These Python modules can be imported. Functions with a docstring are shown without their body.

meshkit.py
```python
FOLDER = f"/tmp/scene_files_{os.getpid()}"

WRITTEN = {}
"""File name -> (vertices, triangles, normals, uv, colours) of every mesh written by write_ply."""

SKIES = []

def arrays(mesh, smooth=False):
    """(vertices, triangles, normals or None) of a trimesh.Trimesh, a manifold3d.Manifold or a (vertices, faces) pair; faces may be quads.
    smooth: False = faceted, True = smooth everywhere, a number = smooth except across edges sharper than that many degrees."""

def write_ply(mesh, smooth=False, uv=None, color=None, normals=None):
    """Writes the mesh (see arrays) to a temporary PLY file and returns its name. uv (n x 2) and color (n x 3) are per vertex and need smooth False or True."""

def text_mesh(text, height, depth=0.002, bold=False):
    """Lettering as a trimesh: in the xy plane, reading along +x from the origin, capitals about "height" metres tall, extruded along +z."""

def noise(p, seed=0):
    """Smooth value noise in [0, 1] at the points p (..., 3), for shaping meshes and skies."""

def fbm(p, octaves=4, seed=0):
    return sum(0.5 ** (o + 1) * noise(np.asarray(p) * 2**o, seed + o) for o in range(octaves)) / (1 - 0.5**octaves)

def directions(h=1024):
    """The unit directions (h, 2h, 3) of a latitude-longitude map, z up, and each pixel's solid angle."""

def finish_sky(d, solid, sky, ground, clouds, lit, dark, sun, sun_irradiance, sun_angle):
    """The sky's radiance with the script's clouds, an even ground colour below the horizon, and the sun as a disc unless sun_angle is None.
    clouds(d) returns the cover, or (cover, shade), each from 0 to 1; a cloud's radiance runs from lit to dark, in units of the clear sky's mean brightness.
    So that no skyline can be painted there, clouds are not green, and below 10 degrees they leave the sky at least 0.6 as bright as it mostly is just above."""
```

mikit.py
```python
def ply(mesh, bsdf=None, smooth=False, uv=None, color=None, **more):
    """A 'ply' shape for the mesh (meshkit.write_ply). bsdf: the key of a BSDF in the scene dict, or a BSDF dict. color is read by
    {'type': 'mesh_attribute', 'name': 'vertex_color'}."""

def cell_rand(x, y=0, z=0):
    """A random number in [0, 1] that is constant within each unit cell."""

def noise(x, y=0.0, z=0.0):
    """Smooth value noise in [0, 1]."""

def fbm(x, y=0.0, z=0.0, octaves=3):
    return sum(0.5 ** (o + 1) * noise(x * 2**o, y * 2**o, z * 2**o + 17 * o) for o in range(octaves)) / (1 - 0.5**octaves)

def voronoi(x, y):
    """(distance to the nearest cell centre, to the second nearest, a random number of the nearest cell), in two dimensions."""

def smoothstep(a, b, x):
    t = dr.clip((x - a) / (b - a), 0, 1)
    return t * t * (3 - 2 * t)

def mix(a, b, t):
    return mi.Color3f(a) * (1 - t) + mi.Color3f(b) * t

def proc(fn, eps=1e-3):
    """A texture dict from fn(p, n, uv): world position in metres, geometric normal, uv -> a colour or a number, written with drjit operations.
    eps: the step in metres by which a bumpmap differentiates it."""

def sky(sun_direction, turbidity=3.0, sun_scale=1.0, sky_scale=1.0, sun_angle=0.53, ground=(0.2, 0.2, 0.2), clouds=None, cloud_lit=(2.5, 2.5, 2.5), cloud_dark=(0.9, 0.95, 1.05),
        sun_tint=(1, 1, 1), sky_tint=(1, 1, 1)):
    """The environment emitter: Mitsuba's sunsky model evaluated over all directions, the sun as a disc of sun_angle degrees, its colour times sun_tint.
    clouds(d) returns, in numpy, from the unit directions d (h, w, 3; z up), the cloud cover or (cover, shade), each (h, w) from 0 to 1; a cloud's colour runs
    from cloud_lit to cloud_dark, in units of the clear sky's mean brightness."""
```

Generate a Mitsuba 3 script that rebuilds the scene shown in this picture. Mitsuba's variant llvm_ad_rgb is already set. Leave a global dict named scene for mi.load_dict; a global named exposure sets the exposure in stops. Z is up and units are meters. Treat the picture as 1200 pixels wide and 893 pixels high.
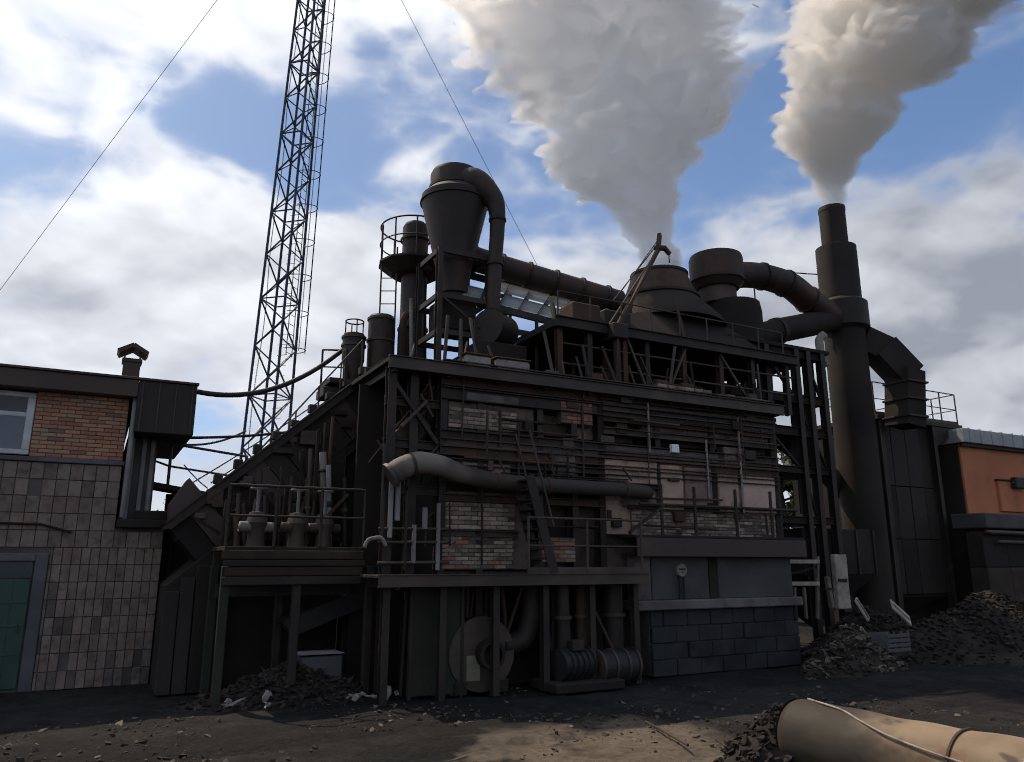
import math, random
import numpy as np, trimesh, drjit as dr, mitsuba as mi, mikit, meshkit
from mikit import noise, fbm, voronoi, cell_rand, smoothstep, mix

# ---------------------------------------------------------------- camera, light, exposure
T = mi.ScalarTransform4f
YAW, PITCH = math.radians(28.0), math.atan((660 - 446.5) / 900)
EYE = [0.0, 0.0, 2.2]
LOOK = [math.sin(YAW) * math.cos(PITCH), math.cos(YAW) * math.cos(PITCH), math.sin(PITCH)]
scene, labels = {}, {}
scene['camera'] = {'type': 'perspective', 'fov': 2 * math.degrees(math.atan(600 / 900)), 'fov_axis': 'x', 'near_clip': 0.1, 'far_clip': 3000.0,
                   'to_world': T().look_at(origin=EYE, target=[a + b for a, b in zip(EYE, LOOK)], up=[0, 0, 1])}
SUN = (-0.48 * math.cos(math.radians(57)), 0.877 * math.cos(math.radians(57)), math.sin(math.radians(57)))


def lobe(d, az, el, waz, wel):
    """a soft patch of sky round azimuth az (degrees from north, east positive) and elevation el"""
    a = np.degrees(np.arctan2(d[..., 0], d[..., 1]))
    e = np.degrees(np.arcsin(np.clip(d[..., 2], -1, 1)))
    da = (a - az + 180) % 360 - 180
    return np.exp(-(da / waz) ** 2 - ((e - el) / wel) ** 2)


def cloud_cover(d):
    p = np.stack([d[..., 0], d[..., 1], d[..., 2] * 1.55], -1) * 6.6 + 7.0
    q = p + 0.55 * (np.stack([meshkit.fbm(p * 1.1, 4, 31), meshkit.fbm(p * 1.1, 4, 47), meshkit.fbm(p * 1.1, 4, 53)], -1) - 0.5)
    f = meshkit.fbm(q, 7, 5)
    bil = sum(0.5 ** (k + 1) * (1 - np.abs(2 * meshkit.noise(q * 2.0 * 2 ** k, 70 + k) - 1)) for k in range(5))
    g = meshkit.fbm(q * 1.7 + 4.0, 5, 11)
    base = 0.62 * f + 0.38 * bil * 0.95
    el = np.degrees(np.arcsin(np.clip(d[..., 2], -1, 1)))
    bank = 0.13 * np.exp(-((el - 8) / 12.0) ** 2)                      # cloud banks lie towards the horizon all round
    bank += (0.10 * lobe(d, -4, 33, 6, 4) + 0.10 * lobe(d, -7, 28, 4, 3) + 0.15 * lobe(d, 9.5, 37, 6, 3.5) + 0.19 * lobe(d, 4, 25.5, 4, 2.6) + 0.22 * lobe(d, 9, 21, 12, 4)
             + 0.16 * lobe(d, -4, 18, 10, 4) + 0.15 * lobe(d, 3, 14, 14, 4) + 0.12 * lobe(d, 17, 22, 5, 4) + 0.28 * lobe(d, 56, 15, 13, 7.5) + 0.12 * lobe(d, 34, 20, 5, 3.2)
             + 0.1 * lobe(d, 22, 38.5, 4, 2.5) + 0.07 * lobe(d, 17, 28.5, 4, 1.3)
             - 0.19 * lobe(d, 4, 30, 8, 3.0) - 0.10 * lobe(d, -5, 24.5, 4, 2) - 0.12 * lobe(d, 14, 26, 4, 2) - 0.15 * lobe(d, 11, 29, 5, 3) - 0.15 * lobe(d, 20, 32, 7, 4) - 0.26 * lobe(d, 52, 29, 14, 5) - 0.15 * lobe(d, 27, 25, 6, 4)
             - 0.22 * lobe(d, 6, 9.5, 5, 2.3) - 0.08 * lobe(d, 42, 26, 6, 4))
    v = base + bank
    cover = 1 / (1 + np.exp(-(v - 0.575) / 0.045))
    cover = np.maximum(cover, np.clip((v - 0.42) / 0.25, 0, 1) * 0.42)
    thick = np.clip((v - 0.58) / 0.2, 0, 1)
    sun = np.array(SUN) / np.linalg.norm(SUN)
    away = np.degrees(np.arccos(np.clip(d @ sun, -1, 1)))              # clouds glow towards the sun and dull away from it
    dull = 1 - np.exp(-np.maximum(away - 14, 0) / 38.0)
    shade = dull + 0.24 * np.clip(thick * 1.5, 0, 1) * np.clip(-0.35 + 3.4 * (g - 0.42), -0.5, 1) + 0.10 * lobe(d, 58, 15, 13, 9) + 0.04 * (0.5 - f) / 0.15
    return np.clip(cover, 0, 1) * 0.84, np.clip(shade, 0, 1)


scene['sky'] = mikit.sky(SUN, turbidity=4.0, sun_scale=1.0, clouds=cloud_cover, cloud_lit=(4.3, 4.3, 4.32), cloud_dark=(0.9, 0.92, 0.96), sky_tint=(1.58, 1.62, 1.70), ground=(0.06, 0.058, 0.055))
exposure = 1.2
# ---------------------------------------------------------------- helpers
rnd = random.Random(4)
nrg = np.random.default_rng(12)


def key_of(name):
    if name not in scene and name not in labels:
        return name
    k = 1
    while f'{name}_{k:03d}' in scene or f'{name}_{k:03d}' in labels:
        k += 1
    return f'{name}_{k:03d}'


def thing(name, label, category, group=None, kind=None):
    k = key_of(name)
    labels[k] = {'label': label, 'category': category}
    if group:
        labels[k]['group'] = group
    if kind:
        labels[k]['kind'] = kind
    return k


COUNT = {}


def part(parent, name, mesh, mat, smooth=False, label=None, at=None):
    full = f'{parent}__{name}'
    n = COUNT.get(full, 0)
    COUNT[full] = n + 1
    k = full if n == 0 else f'{full}_{n:03d}'
    d = dict(mesh) if isinstance(mesh, dict) else mikit.ply(mesh, mat, smooth)
    if isinstance(mesh, dict):
        d['bsdf'] = {'type': 'ref', 'id': mat}
        if at is not None:
            d['to_world'] = at
    scene[k] = d
    if label:
        labels[k] = {'label': label}
    return k


def single(name, label, category, mesh, mat, smooth=False, group=None, kind=None):
    k = key_of(name)
    scene[k] = mikit.ply(mesh, mat, smooth)
    labels[k] = {'label': label}
    if category:
        labels[k]['category'] = category
    if group:
        labels[k]['group'] = group
    if kind:
        labels[k]['kind'] = kind
    return k


def cat(*ms):
    out = []
    for m in ms:
        out += m if isinstance(m, list) else [m]
    return trimesh.util.concatenate(out)


V = lambda *a: np.array(a if len(a) > 1 else a[0], float)


def box(lo, hi, bev=0.0):
    lo, hi = np.minimum(lo, hi), np.maximum(lo, hi)
    if bev <= 0:
        return trimesh.creation.box(bounds=[lo, hi])
    b = min(bev, 0.45 * float((hi - lo).min()))
    pts = []
    for sx in (0, 1):
        for sy in (0, 1):
            for sz in (0, 1):
                c = np.array([hi[0] if sx else lo[0], hi[1] if sy else lo[1], hi[2] if sz else lo[2]])
                s = np.array([-1 if sx else 1, -1 if sy else 1, -1 if sz else 1]) * b
                pts += [c + s * [0, 1, 1], c + s * [1, 0, 1], c + s * [1, 1, 0]]
    return trimesh.convex.convex_hull(np.array(pts))


def frame_of(d, up=(0, 0, 1)):
    d = V(d) / np.linalg.norm(d)
    up = V(up)
    if abs(d @ up) > 0.97:
        up = V(0, 1, 0)
    s = np.cross(d, up); s /= np.linalg.norm(s)
    return d, s, np.cross(s, d)


def bar(p, q, w, h=None, up=(0, 0, 1)):
    """a square-cut bar from p to q, w wide and h high"""
    h = w if h is None else h
    p, q = V(p), V(q)
    d, s, u = frame_of(q - p, up)
    c = [a * s * w / 2 + b * u * h / 2 for a, b in ((-1, -1), (1, -1), (1, 1), (-1, 1))]
    v = [p + x for x in c] + [q + x for x in c]
    f = [(0, 2, 1), (0, 3, 2), (4, 5, 6), (4, 6, 7)] + [t for i in range(4) for t in ((i, (i + 1) % 4, (i + 1) % 4 + 4), (i, (i + 1) % 4 + 4, i + 4))]
    m = trimesh.Trimesh(v, f, process=False)
    m.fix_normals()
    return m


def ibeam(p, q, h=0.2, w=0.12, t=0.018, up=(0, 0, 1)):
    p, q = V(p), V(q)
    d, s, u = frame_of(q - p, up)
    return cat(bar(p, q, t, h - 2 * t, up), bar(p + u * (h / 2 - t / 2), q + u * (h / 2 - t / 2), w, t, up), bar(p - u * (h / 2 - t / 2), q - u * (h / 2 - t / 2), w, t, up))


def angle(p, q, w=0.06, t=0.008, up=(0, 0, 1)):
    p, q = V(p), V(q)
    d, s, u = frame_of(q - p, up)
    return cat(bar(p - u * w / 2, q - u * w / 2, w, t, up), bar(p + s * (w / 2 - t / 2), q + s * (w / 2 - t / 2), t, w, up))


def rod(p, q, r, n=8, r1=None):
    p, q = V(p), V(q)
    return sweep([p, q], [r, r if r1 is None else r1], n, 0)


def sweep(pts, r, n=12, smooth=6):
    """a round bar or pipe along a path; r a number or one per point"""
    pts = np.array(pts, float)
    r = np.broadcast_to(r, (len(pts),)).astype(float)
    if smooth and len(pts) > 2:
        from scipy.interpolate import PchipInterpolator, CubicSpline
        s = np.concatenate([[0], np.cumsum(np.linalg.norm(np.diff(pts, axis=0), axis=1))])
        S = np.linspace(0, s[-1], smooth * (len(pts) - 1) + 1)
        pts, r = PchipInterpolator(s, pts)(S), np.interp(S, s, r)
    t = np.gradient(pts, axis=0)
    t /= np.linalg.norm(t, axis=1, keepdims=True)
    _, a, _ = frame_of(t[0])
    rings, ang = [], np.linspace(0, 2 * np.pi, n, endpoint=False)
    for i in range(len(pts)):
        a = a - (a @ t[i]) * t[i]
        a /= np.linalg.norm(a)
        b = np.cross(t[i], a)
        rings.append(pts[i] + r[i] * (np.cos(ang)[:, None] * a + np.sin(ang)[:, None] * b))
    v = np.vstack(rings + [pts[:1], pts[-1:]])
    f, k, L = [], np.arange(n), len(pts)
    for i in range(L - 1):
        A, B = i * n + k, i * n + (k + 1) % n
        f += [np.stack([A, B, B + n], 1), np.stack([A, B + n, A + n], 1)]
    f += [np.stack([(k + 1) % n, k, k * 0 + L * n], 1), np.stack([(L - 1) * n + k, (L - 1) * n + (k + 1) % n, k * 0 + L * n + 1], 1)]
    return trimesh.Trimesh(v, np.vstack(f), process=False)


def lathe(profile, c=(0, 0), n=48):
    """profile: (radius, z) from bottom to top, round the upright axis at c"""
    ang = np.linspace(0, 2 * np.pi, n, endpoint=False)
    v = np.vstack([np.stack([c[0] + r * np.cos(ang), c[1] + r * np.sin(ang), 0 * ang + z], 1) for r, z in profile])
    f, k = [], np.arange(n)
    for i in range(len(profile) - 1):
        A, B = i * n + k, i * n + (k + 1) % n
        f += [np.stack([A, B, B + n], 1), np.stack([A, B + n, A + n], 1)]
    return trimesh.Trimesh(v, np.vstack(f), process=False)


def hoop(c, r, tube_r, n=32, a0=0, a1=2 * math.pi, z=None):
    ang = np.linspace(a0, a1, n)
    return sweep([(c[0] + r * math.cos(t), c[1] + r * math.sin(t), c[2]) for t in ang], tube_r, 6, 0)


def prism(poly, y0, y1):
    """an x-z outline carried from y0 to y1"""
    from shapely.geometry import Polygon
    m = trimesh.creation.extrude_polygon(Polygon(poly), abs(y1 - y0), engine='earcut')
    v = m.vertices.copy()
    m.vertices = np.stack([v[:, 0], min(y0, y1) + v[:, 2], v[:, 1]], 1)
    m.fix_normals()
    return m


def sag(p, q, drop, n=14):
    p, q = V(p), V(q)
    t = np.linspace(0, 1, n)[:, None]
    return p + (q - p) * t - np.array([0, 0, 1.0]) * drop * 4 * t * (1 - t)


def dent(m, amp, scale=1.5, seed=0):
    """gives sheet metal or masonry slight unevenness"""
    m = m.copy()
    m.vertices = m.vertices + amp * 2 * np.stack([meshkit.fbm(m.vertices * scale + k * 9.1, 3, seed + k) - 0.5 for k in range(3)], -1)
    return m


def railing(name, label, pts, h=1.0, post_step=1.1, mat='dark_steel', r=0.02, kick=True, mids=1, group=None):
    t = thing(name, label, 'railing', group)
    pts = [V(p) for p in pts]
    for a, b in zip(pts[:-1], pts[1:]):
        n = max(1, round(np.linalg.norm(b - a) / post_step))
        for i in range(n + 1):
            if i == 0 and a is not pts[0]:
                continue
            p = a + (b - a) * i / n
            part(t, 'post', rod(p, p + V(0, 0, h), r * 1.1), mat)
        part(t, 'top_rail', rod(a + V(0, 0, h), b + V(0, 0, h), r), mat)
        for k in range(mids):
            z = h * (k + 1) / (mids + 1)
            part(t, 'mid_rail', rod(a + V(0, 0, z), b + V(0, 0, z), r * 0.8), mat)
        if kick:
            part(t, 'kick_plate', bar(a + V(0, 0, 0.06), b + V(0, 0, 0.06), 0.008, 0.12), mat)
    return t


# ---------------------------------------------------------------- materials
def mat(name, a, b, scale=1.2, rough=0.8, metallic=0.0, streak=0.0, c=None, spots=0.0, bump=0.0):
    """colours a and b mottled together; streak: runs down upright faces; c: the colour of sharper stains"""
    a, b = mi.Color3f(a), mi.Color3f(b)
    cc = None if c is None else mi.Color3f(c)
    s0 = (sum(map(ord, name)) % 97) * 1.7

    def fn(p, n, uv):
        f = fbm(p.x * scale + s0, p.y * scale, p.z * scale * (1 - 0.75 * streak), 4)
        col = mix(a, b, smoothstep(0.3, 0.72, f))
        if cc is not None:
            g = fbm(p.x * scale * 3.1 + 31, p.y * scale * 3.1 + s0, p.z * scale * 3.1 * (1 - 0.7 * streak), 5)
            col = mix(col, cc, 0.8 * smoothstep(0.60 - 0.3 * spots, 0.86 - 0.25 * spots, 0.75 * g + 0.25 * f))
        return col

    bsdf = {'type': 'principled', 'base_color': mikit.proc(fn), 'roughness': rough, 'metallic': metallic, 'specular': 0.35}
    if bump:
        bsdf = {'type': 'bumpmap', 'scale': bump, 'arbitrary': mikit.proc(lambda p, n, uv: fbm(p.x * 9 + s0, p.y * 9, p.z * 9, 3)), 'bsdf': bsdf}
    scene[name] = {'type': 'twosided', 'bsdf': bsdf}


def plain(name, a, rough=0.8):
    scene[name] = {'type': 'twosided', 'bsdf': {'type': 'principled', 'base_color': {'type': 'rgb', 'value': list(a)}, 'roughness': rough, 'specular': 0.3}}


mat('dark_steel', (0.0231, 0.0184, 0.0154), (0.0413, 0.0303, 0.0231), 1.6, 0.62, 0.0, 0.5)
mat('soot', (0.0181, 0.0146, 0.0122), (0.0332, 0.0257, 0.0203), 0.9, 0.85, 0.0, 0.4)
mat('rusty_steel', (0.0499, 0.0306, 0.0210), (0.0866, 0.0472, 0.0280), 1.3, 0.75, 0.0, 0.6, (0.05, 0.042, 0.038), 0.35)
mat('mast_paint', (0.022, 0.034, 0.072), (0.036, 0.048, 0.085), 0.8, 0.5)
mat('cyclone_steel', (0.0320, 0.0244, 0.0205), (0.0533, 0.0377, 0.0298), 0.8, 0.6, 0.0, 0.7, (0.085, 0.042, 0.026), 0.5)
mat('dusty_pipe', (0.30, 0.275, 0.25), (0.20, 0.18, 0.165), 1.4, 0.8, 0.0, 0.2, (0.12, 0.105, 0.10), 0.3)
mat('pale_sheet', (0.33, 0.30, 0.27), (0.20, 0.17, 0.15), 1.8, 0.75, 0.0, 0.4, (0.16, 0.10, 0.07), 0.3)
mat('pink_plaster', (0.50, 0.35, 0.285), (0.37, 0.255, 0.205), 1.5, 0.92, 0.0, 0.2, (0.11, 0.085, 0.07), 0.38)
mat('sooty_plaster', (0.17, 0.15, 0.145), (0.10, 0.085, 0.08), 1.6, 0.92, 0.0, 0.3, (0.05, 0.045, 0.042), 0.4)
mat('mortar', (0.12, 0.105, 0.095), (0.075, 0.065, 0.06), 2.5, 0.95)
mat('concrete', (0.26, 0.25, 0.24), (0.17, 0.165, 0.16), 1.1, 0.95, 0.0, 0.3, (0.10, 0.095, 0.09), 0.3)
mat('grey_band', (0.13, 0.13, 0.138), (0.085, 0.086, 0.092), 1.5, 0.9, 0.0, 0.0)
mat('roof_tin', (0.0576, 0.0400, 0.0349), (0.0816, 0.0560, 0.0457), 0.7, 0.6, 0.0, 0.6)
mat('green_paint', (0.0385, 0.0805, 0.0595), (0.0280, 0.0595, 0.0462), 1.5, 0.6, 0.0, 0.6, (0.06, 0.06, 0.05), 0.2)
mat('white_paint', (0.66, 0.67, 0.68), (0.5, 0.5, 0.5), 2.0, 0.5)
mat('orange_stucco', (0.52, 0.20, 0.10), (0.44, 0.16, 0.08), 0.8, 0.92, 0.0, 0.5, (0.30, 0.12, 0.07), 0.2)
mat('roof_sheet', (0.36, 0.38, 0.39), (0.26, 0.275, 0.28), 0.9, 0.6, 0.0, 0.2)
mat('plate_glass_dark', (0.05, 0.06, 0.07), (0.07, 0.08, 0.09), 0.6, 0.15)
mat('cable_rubber', (0.02, 0.02, 0.022), (0.03, 0.03, 0.032), 1, 0.6)
mat('bark', (0.06, 0.045, 0.035), (0.09, 0.07, 0.055), 4, 0.95)
scene['window_glass'] = {'type': 'thindielectric'}
scene['translucent_sheet'] = {'type': 'principledthin', 'base_color': {'type': 'rgb', 'value': [0.55, 0.58, 0.6]}, 'roughness': 0.6, 'diff_trans': 1.1, 'spec_trans': 0.25}
scene['leaf'] = {'type': 'principledthin', 'base_color': {'type': 'rgb', 'value': [0.055, 0.085, 0.03]}, 'roughness': 0.6, 'diff_trans': 0.8}
scene['leaf_pale'] = {'type': 'principledthin', 'base_color': {'type': 'rgb', 'value': [0.085, 0.11, 0.045]}, 'roughness': 0.6, 'diff_trans': 0.9}
for i, c in enumerate([(0.38, 0.185, 0.115), (0.43, 0.24, 0.14), (0.31, 0.145, 0.10), (0.36, 0.24, 0.155), (0.22, 0.12, 0.095)]):
    plain(f'annex_brick_{i}', c, 0.9)
for i, c in enumerate([(0.30, 0.235, 0.185), (0.36, 0.285, 0.225), (0.25, 0.195, 0.155), (0.19, 0.15, 0.125), (0.42, 0.33, 0.265)]):
    mat(f'furnace_brick_{i}', c, tuple(x * 0.62 for x in c), 2.4, 0.92, 0.0, 0.0, (0.05, 0.042, 0.036), 0.42)
for i, c in enumerate([(0.32, 0.15, 0.10), (0.24, 0.12, 0.09), (0.16, 0.10, 0.085)]):
    plain(f'red_brick_{i}', c, 0.9)
for i, c in enumerate([(0.245, 0.190, 0.155), (0.265, 0.208, 0.17), (0.225, 0.178, 0.148), (0.235, 0.175, 0.14), (0.20, 0.158, 0.132), (0.135, 0.110, 0.092), (0.17, 0.142, 0.122)]):
    mat(f'wall_tile_{i}', c, tuple(x * 0.7 for x in c), 4.0, 0.75, 0.0, 0.5, tuple(x * 0.35 for x in c), 0.38)


def bricks(holder, x0, x1, z0, z1, y, mats, course=0.077, length=0.262, depth=0.07, miss=0.03, weights=None, mortar='mortar', tag='brick', seed=0):
    """courses of single bricks in a wall that faces -y, their faces proud of the recessed joints"""
    r = random.Random(seed + 77)
    protos = {}
    part(holder, 'mortar', box((x0, y, z0), (x1, y + 0.12, z1)), mortar)
    n = max(1, round((z1 - z0) / course))
    ch = (z1 - z0) / n
    for i in range(n):
        x = x0 - (length / 2 if i % 2 else 0)
        while x < x1 - 0.02:
            a, b = max(x, x0) + 0.006, min(x + length, x1) - 0.006
            x += length
            if b - a < 0.03 or r.random() < miss:
                continue
            w = round(b - a, 2)
            if w not in protos:
                protos[w] = mikit.ply(box((-w / 2, -depth / 2, -ch / 2 + 0.006), (w / 2, depth / 2, ch / 2 - 0.006), 0.006), 'mortar')
            at = T().translate([(a + b) / 2, y + depth / 2 - 0.016 + r.uniform(-0.007, 0.005), z0 + (i + 0.5) * ch]).rotate([0, 1, 0], r.uniform(-0.7, 0.7)).rotate([0, 0, 1], r.uniform(-1.2, 1.2))
            part(holder, tag, protos[w], r.choices(mats, weights)[0], at=at)
plain('blind_cloth', (0.20, 0.22, 0.25), 0.9)
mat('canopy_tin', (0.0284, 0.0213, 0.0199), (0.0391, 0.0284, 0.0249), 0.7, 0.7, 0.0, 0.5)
mat('concrete_dark', (0.0700, 0.0665, 0.0630), (0.1050, 0.0980, 0.0945), 1.3, 0.95, 0.0, 0.3)
mat('pale_post', (0.30, 0.29, 0.28), (0.18, 0.17, 0.165), 2.0, 0.85, 0.0, 0.4)
mat('worn_steel', (0.0514, 0.0392, 0.0305), (0.0845, 0.0629, 0.0486), 1.7, 0.55, 0.0, 0.2, (0.05, 0.046, 0.043), 0.3)
mat('sooty_masonry', (0.0459, 0.0338, 0.0268), (0.0842, 0.0606, 0.0456), 2.2, 0.95, 0.0, 0.2, (0.035, 0.033, 0.032), 0.4)
mat('red_plaster', (0.27, 0.18, 0.155), (0.19, 0.135, 0.12), 1.8, 0.92, 0.0, 0.2, (0.09, 0.07, 0.062), 0.4)
mat('pink_plaster_pale', (0.53, 0.385, 0.32), (0.42, 0.30, 0.25), 1.5, 0.92, 0.0, 0.2, (0.2, 0.15, 0.13), 0.2)
mat('grey_render', (0.0883, 0.0837, 0.0800), (0.0558, 0.0526, 0.0502), 1.2, 0.92, 0.0, 0.4, (0.10, 0.09, 0.085), 0.3)
mat('blue_grey_render', (0.0319, 0.0338, 0.0375), (0.0187, 0.0195, 0.0217), 1.0, 0.9, 0.0, 0.3, (0.045, 0.045, 0.047), 0.4)
mat('blue_steel', (0.016, 0.0155, 0.016), (0.028, 0.025, 0.023), 1.5, 0.6, 0.0, 0.2)
mat('green_black', (0.0234, 0.0250, 0.0177), (0.0367, 0.0377, 0.0266), 1.2, 0.75, 0.0, 0.5)
mat('patch_paint', (0.26, 0.26, 0.18), (0.18, 0.18, 0.13), 2.0, 0.8, 0.0, 0.3)
plain('lamp_white', (0.85, 0.86, 0.86), 0.4)


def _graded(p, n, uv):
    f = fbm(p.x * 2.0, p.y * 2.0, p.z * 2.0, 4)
    soot = smoothstep(4.9, 6.2, p.x + (f - 0.5) * 1.4)  # pipe tone turns darker towards the right, past the elbow
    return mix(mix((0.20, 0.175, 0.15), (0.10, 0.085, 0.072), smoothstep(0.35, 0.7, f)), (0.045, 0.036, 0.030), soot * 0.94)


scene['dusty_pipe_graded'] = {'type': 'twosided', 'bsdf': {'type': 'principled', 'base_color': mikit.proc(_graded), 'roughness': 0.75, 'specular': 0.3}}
scene['milky_sheet'] = {'type': 'principledthin', 'base_color': {'type': 'rgb', 'value': [0.82, 0.86, 0.88]}, 'roughness': 0.5, 'diff_trans': 1.75, 'spec_trans': 0.0}
mat('rusty_black', (0.0462, 0.0315, 0.0247), (0.0840, 0.0504, 0.0353), 1.2, 0.75, 0.0, 0.3, (0.035, 0.032, 0.031), 0.35)
mat('rusty_pale', (0.1200, 0.0900, 0.0750), (0.0675, 0.0540, 0.0488), 1.6, 0.8, 0.0, 0.3, (0.24, 0.20, 0.17), 0.25)
mat('soot_rust', (0.0218, 0.0171, 0.0144), (0.0374, 0.0266, 0.0207), 0.9, 0.75, 0.0, 0.6)
mat('wood_black', (0.0333, 0.0244, 0.0177), (0.0567, 0.0400, 0.0280), 2.2, 0.95, 0.0, 0.2)
mat('locker_grey', (0.1040, 0.1080, 0.1120), (0.0720, 0.0736, 0.0760), 1.5, 0.6, 0.0, 0.4)
mat('concrete_black', (0.0373, 0.0300, 0.0243), (0.0591, 0.0466, 0.0370), 1.3, 0.95, 0.0, 0.4)
mat('slag', (0.0142, 0.0115, 0.0093), (0.0284, 0.0222, 0.0174), 2.2, 0.9)
mat('slag_grey', (0.0311, 0.0243, 0.0196), (0.0622, 0.0477, 0.0370), 3.0, 0.95)
mat('slag_brown', (0.085, 0.07, 0.055), (0.16, 0.135, 0.11), 3.0, 0.95)
mat('pale_wood', (0.40, 0.35, 0.29), (0.28, 0.24, 0.20), 4.0, 0.9, 0.0, 0.5, (0.14, 0.12, 0.10), 0.25)
mat('pale_wood_dark', (0.20, 0.17, 0.14), (0.13, 0.11, 0.095), 4.0, 0.9, 0.0, 0.5)
mat('scrap_pale', (0.30, 0.29, 0.27), (0.17, 0.16, 0.15), 4.0, 0.8, 0.0, 0.0, (0.2, 0.15, 0.12), 0.25)


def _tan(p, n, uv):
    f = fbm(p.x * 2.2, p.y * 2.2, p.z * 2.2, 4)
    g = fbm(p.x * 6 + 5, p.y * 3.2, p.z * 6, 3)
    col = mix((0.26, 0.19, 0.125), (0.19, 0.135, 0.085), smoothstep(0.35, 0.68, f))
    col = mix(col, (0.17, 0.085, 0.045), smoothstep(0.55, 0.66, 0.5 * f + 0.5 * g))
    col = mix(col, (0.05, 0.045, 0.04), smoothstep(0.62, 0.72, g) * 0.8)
    end_shade = smoothstep(4.9, 5.7, p.y + (f - 0.5) * 1.6 - 0.5 * (p.z - 0.4))  # shade on the far end painted into the colour, ragged edge
    return mix(col, mix((0.020, 0.018, 0.014), (0.05, 0.043, 0.032), g), end_shade * 0.96)


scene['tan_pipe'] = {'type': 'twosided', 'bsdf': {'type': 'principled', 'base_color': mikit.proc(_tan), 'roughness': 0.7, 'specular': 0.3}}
plain('wire_grey', (0.10, 0.105, 0.12), 0.6)
mat('brown_masonry', (0.15, 0.118, 0.098), (0.085, 0.066, 0.056), 2.6, 0.95, 0.0, 0.2, (0.03, 0.027, 0.025), 0.42)
mat('beige_masonry', (0.36, 0.26, 0.205), (0.22, 0.155, 0.12), 2.4, 0.95, 0.0, 0.2, (0.05, 0.042, 0.037), 0.4)
mat('slag_mix', (0.0370, 0.0311, 0.0252), (0.0192, 0.0170, 0.0148), 3.0, 0.95)
mat('plinth_dark', (0.0222, 0.0222, 0.0237), (0.0370, 0.0363, 0.0370), 1.2, 0.9)
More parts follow.
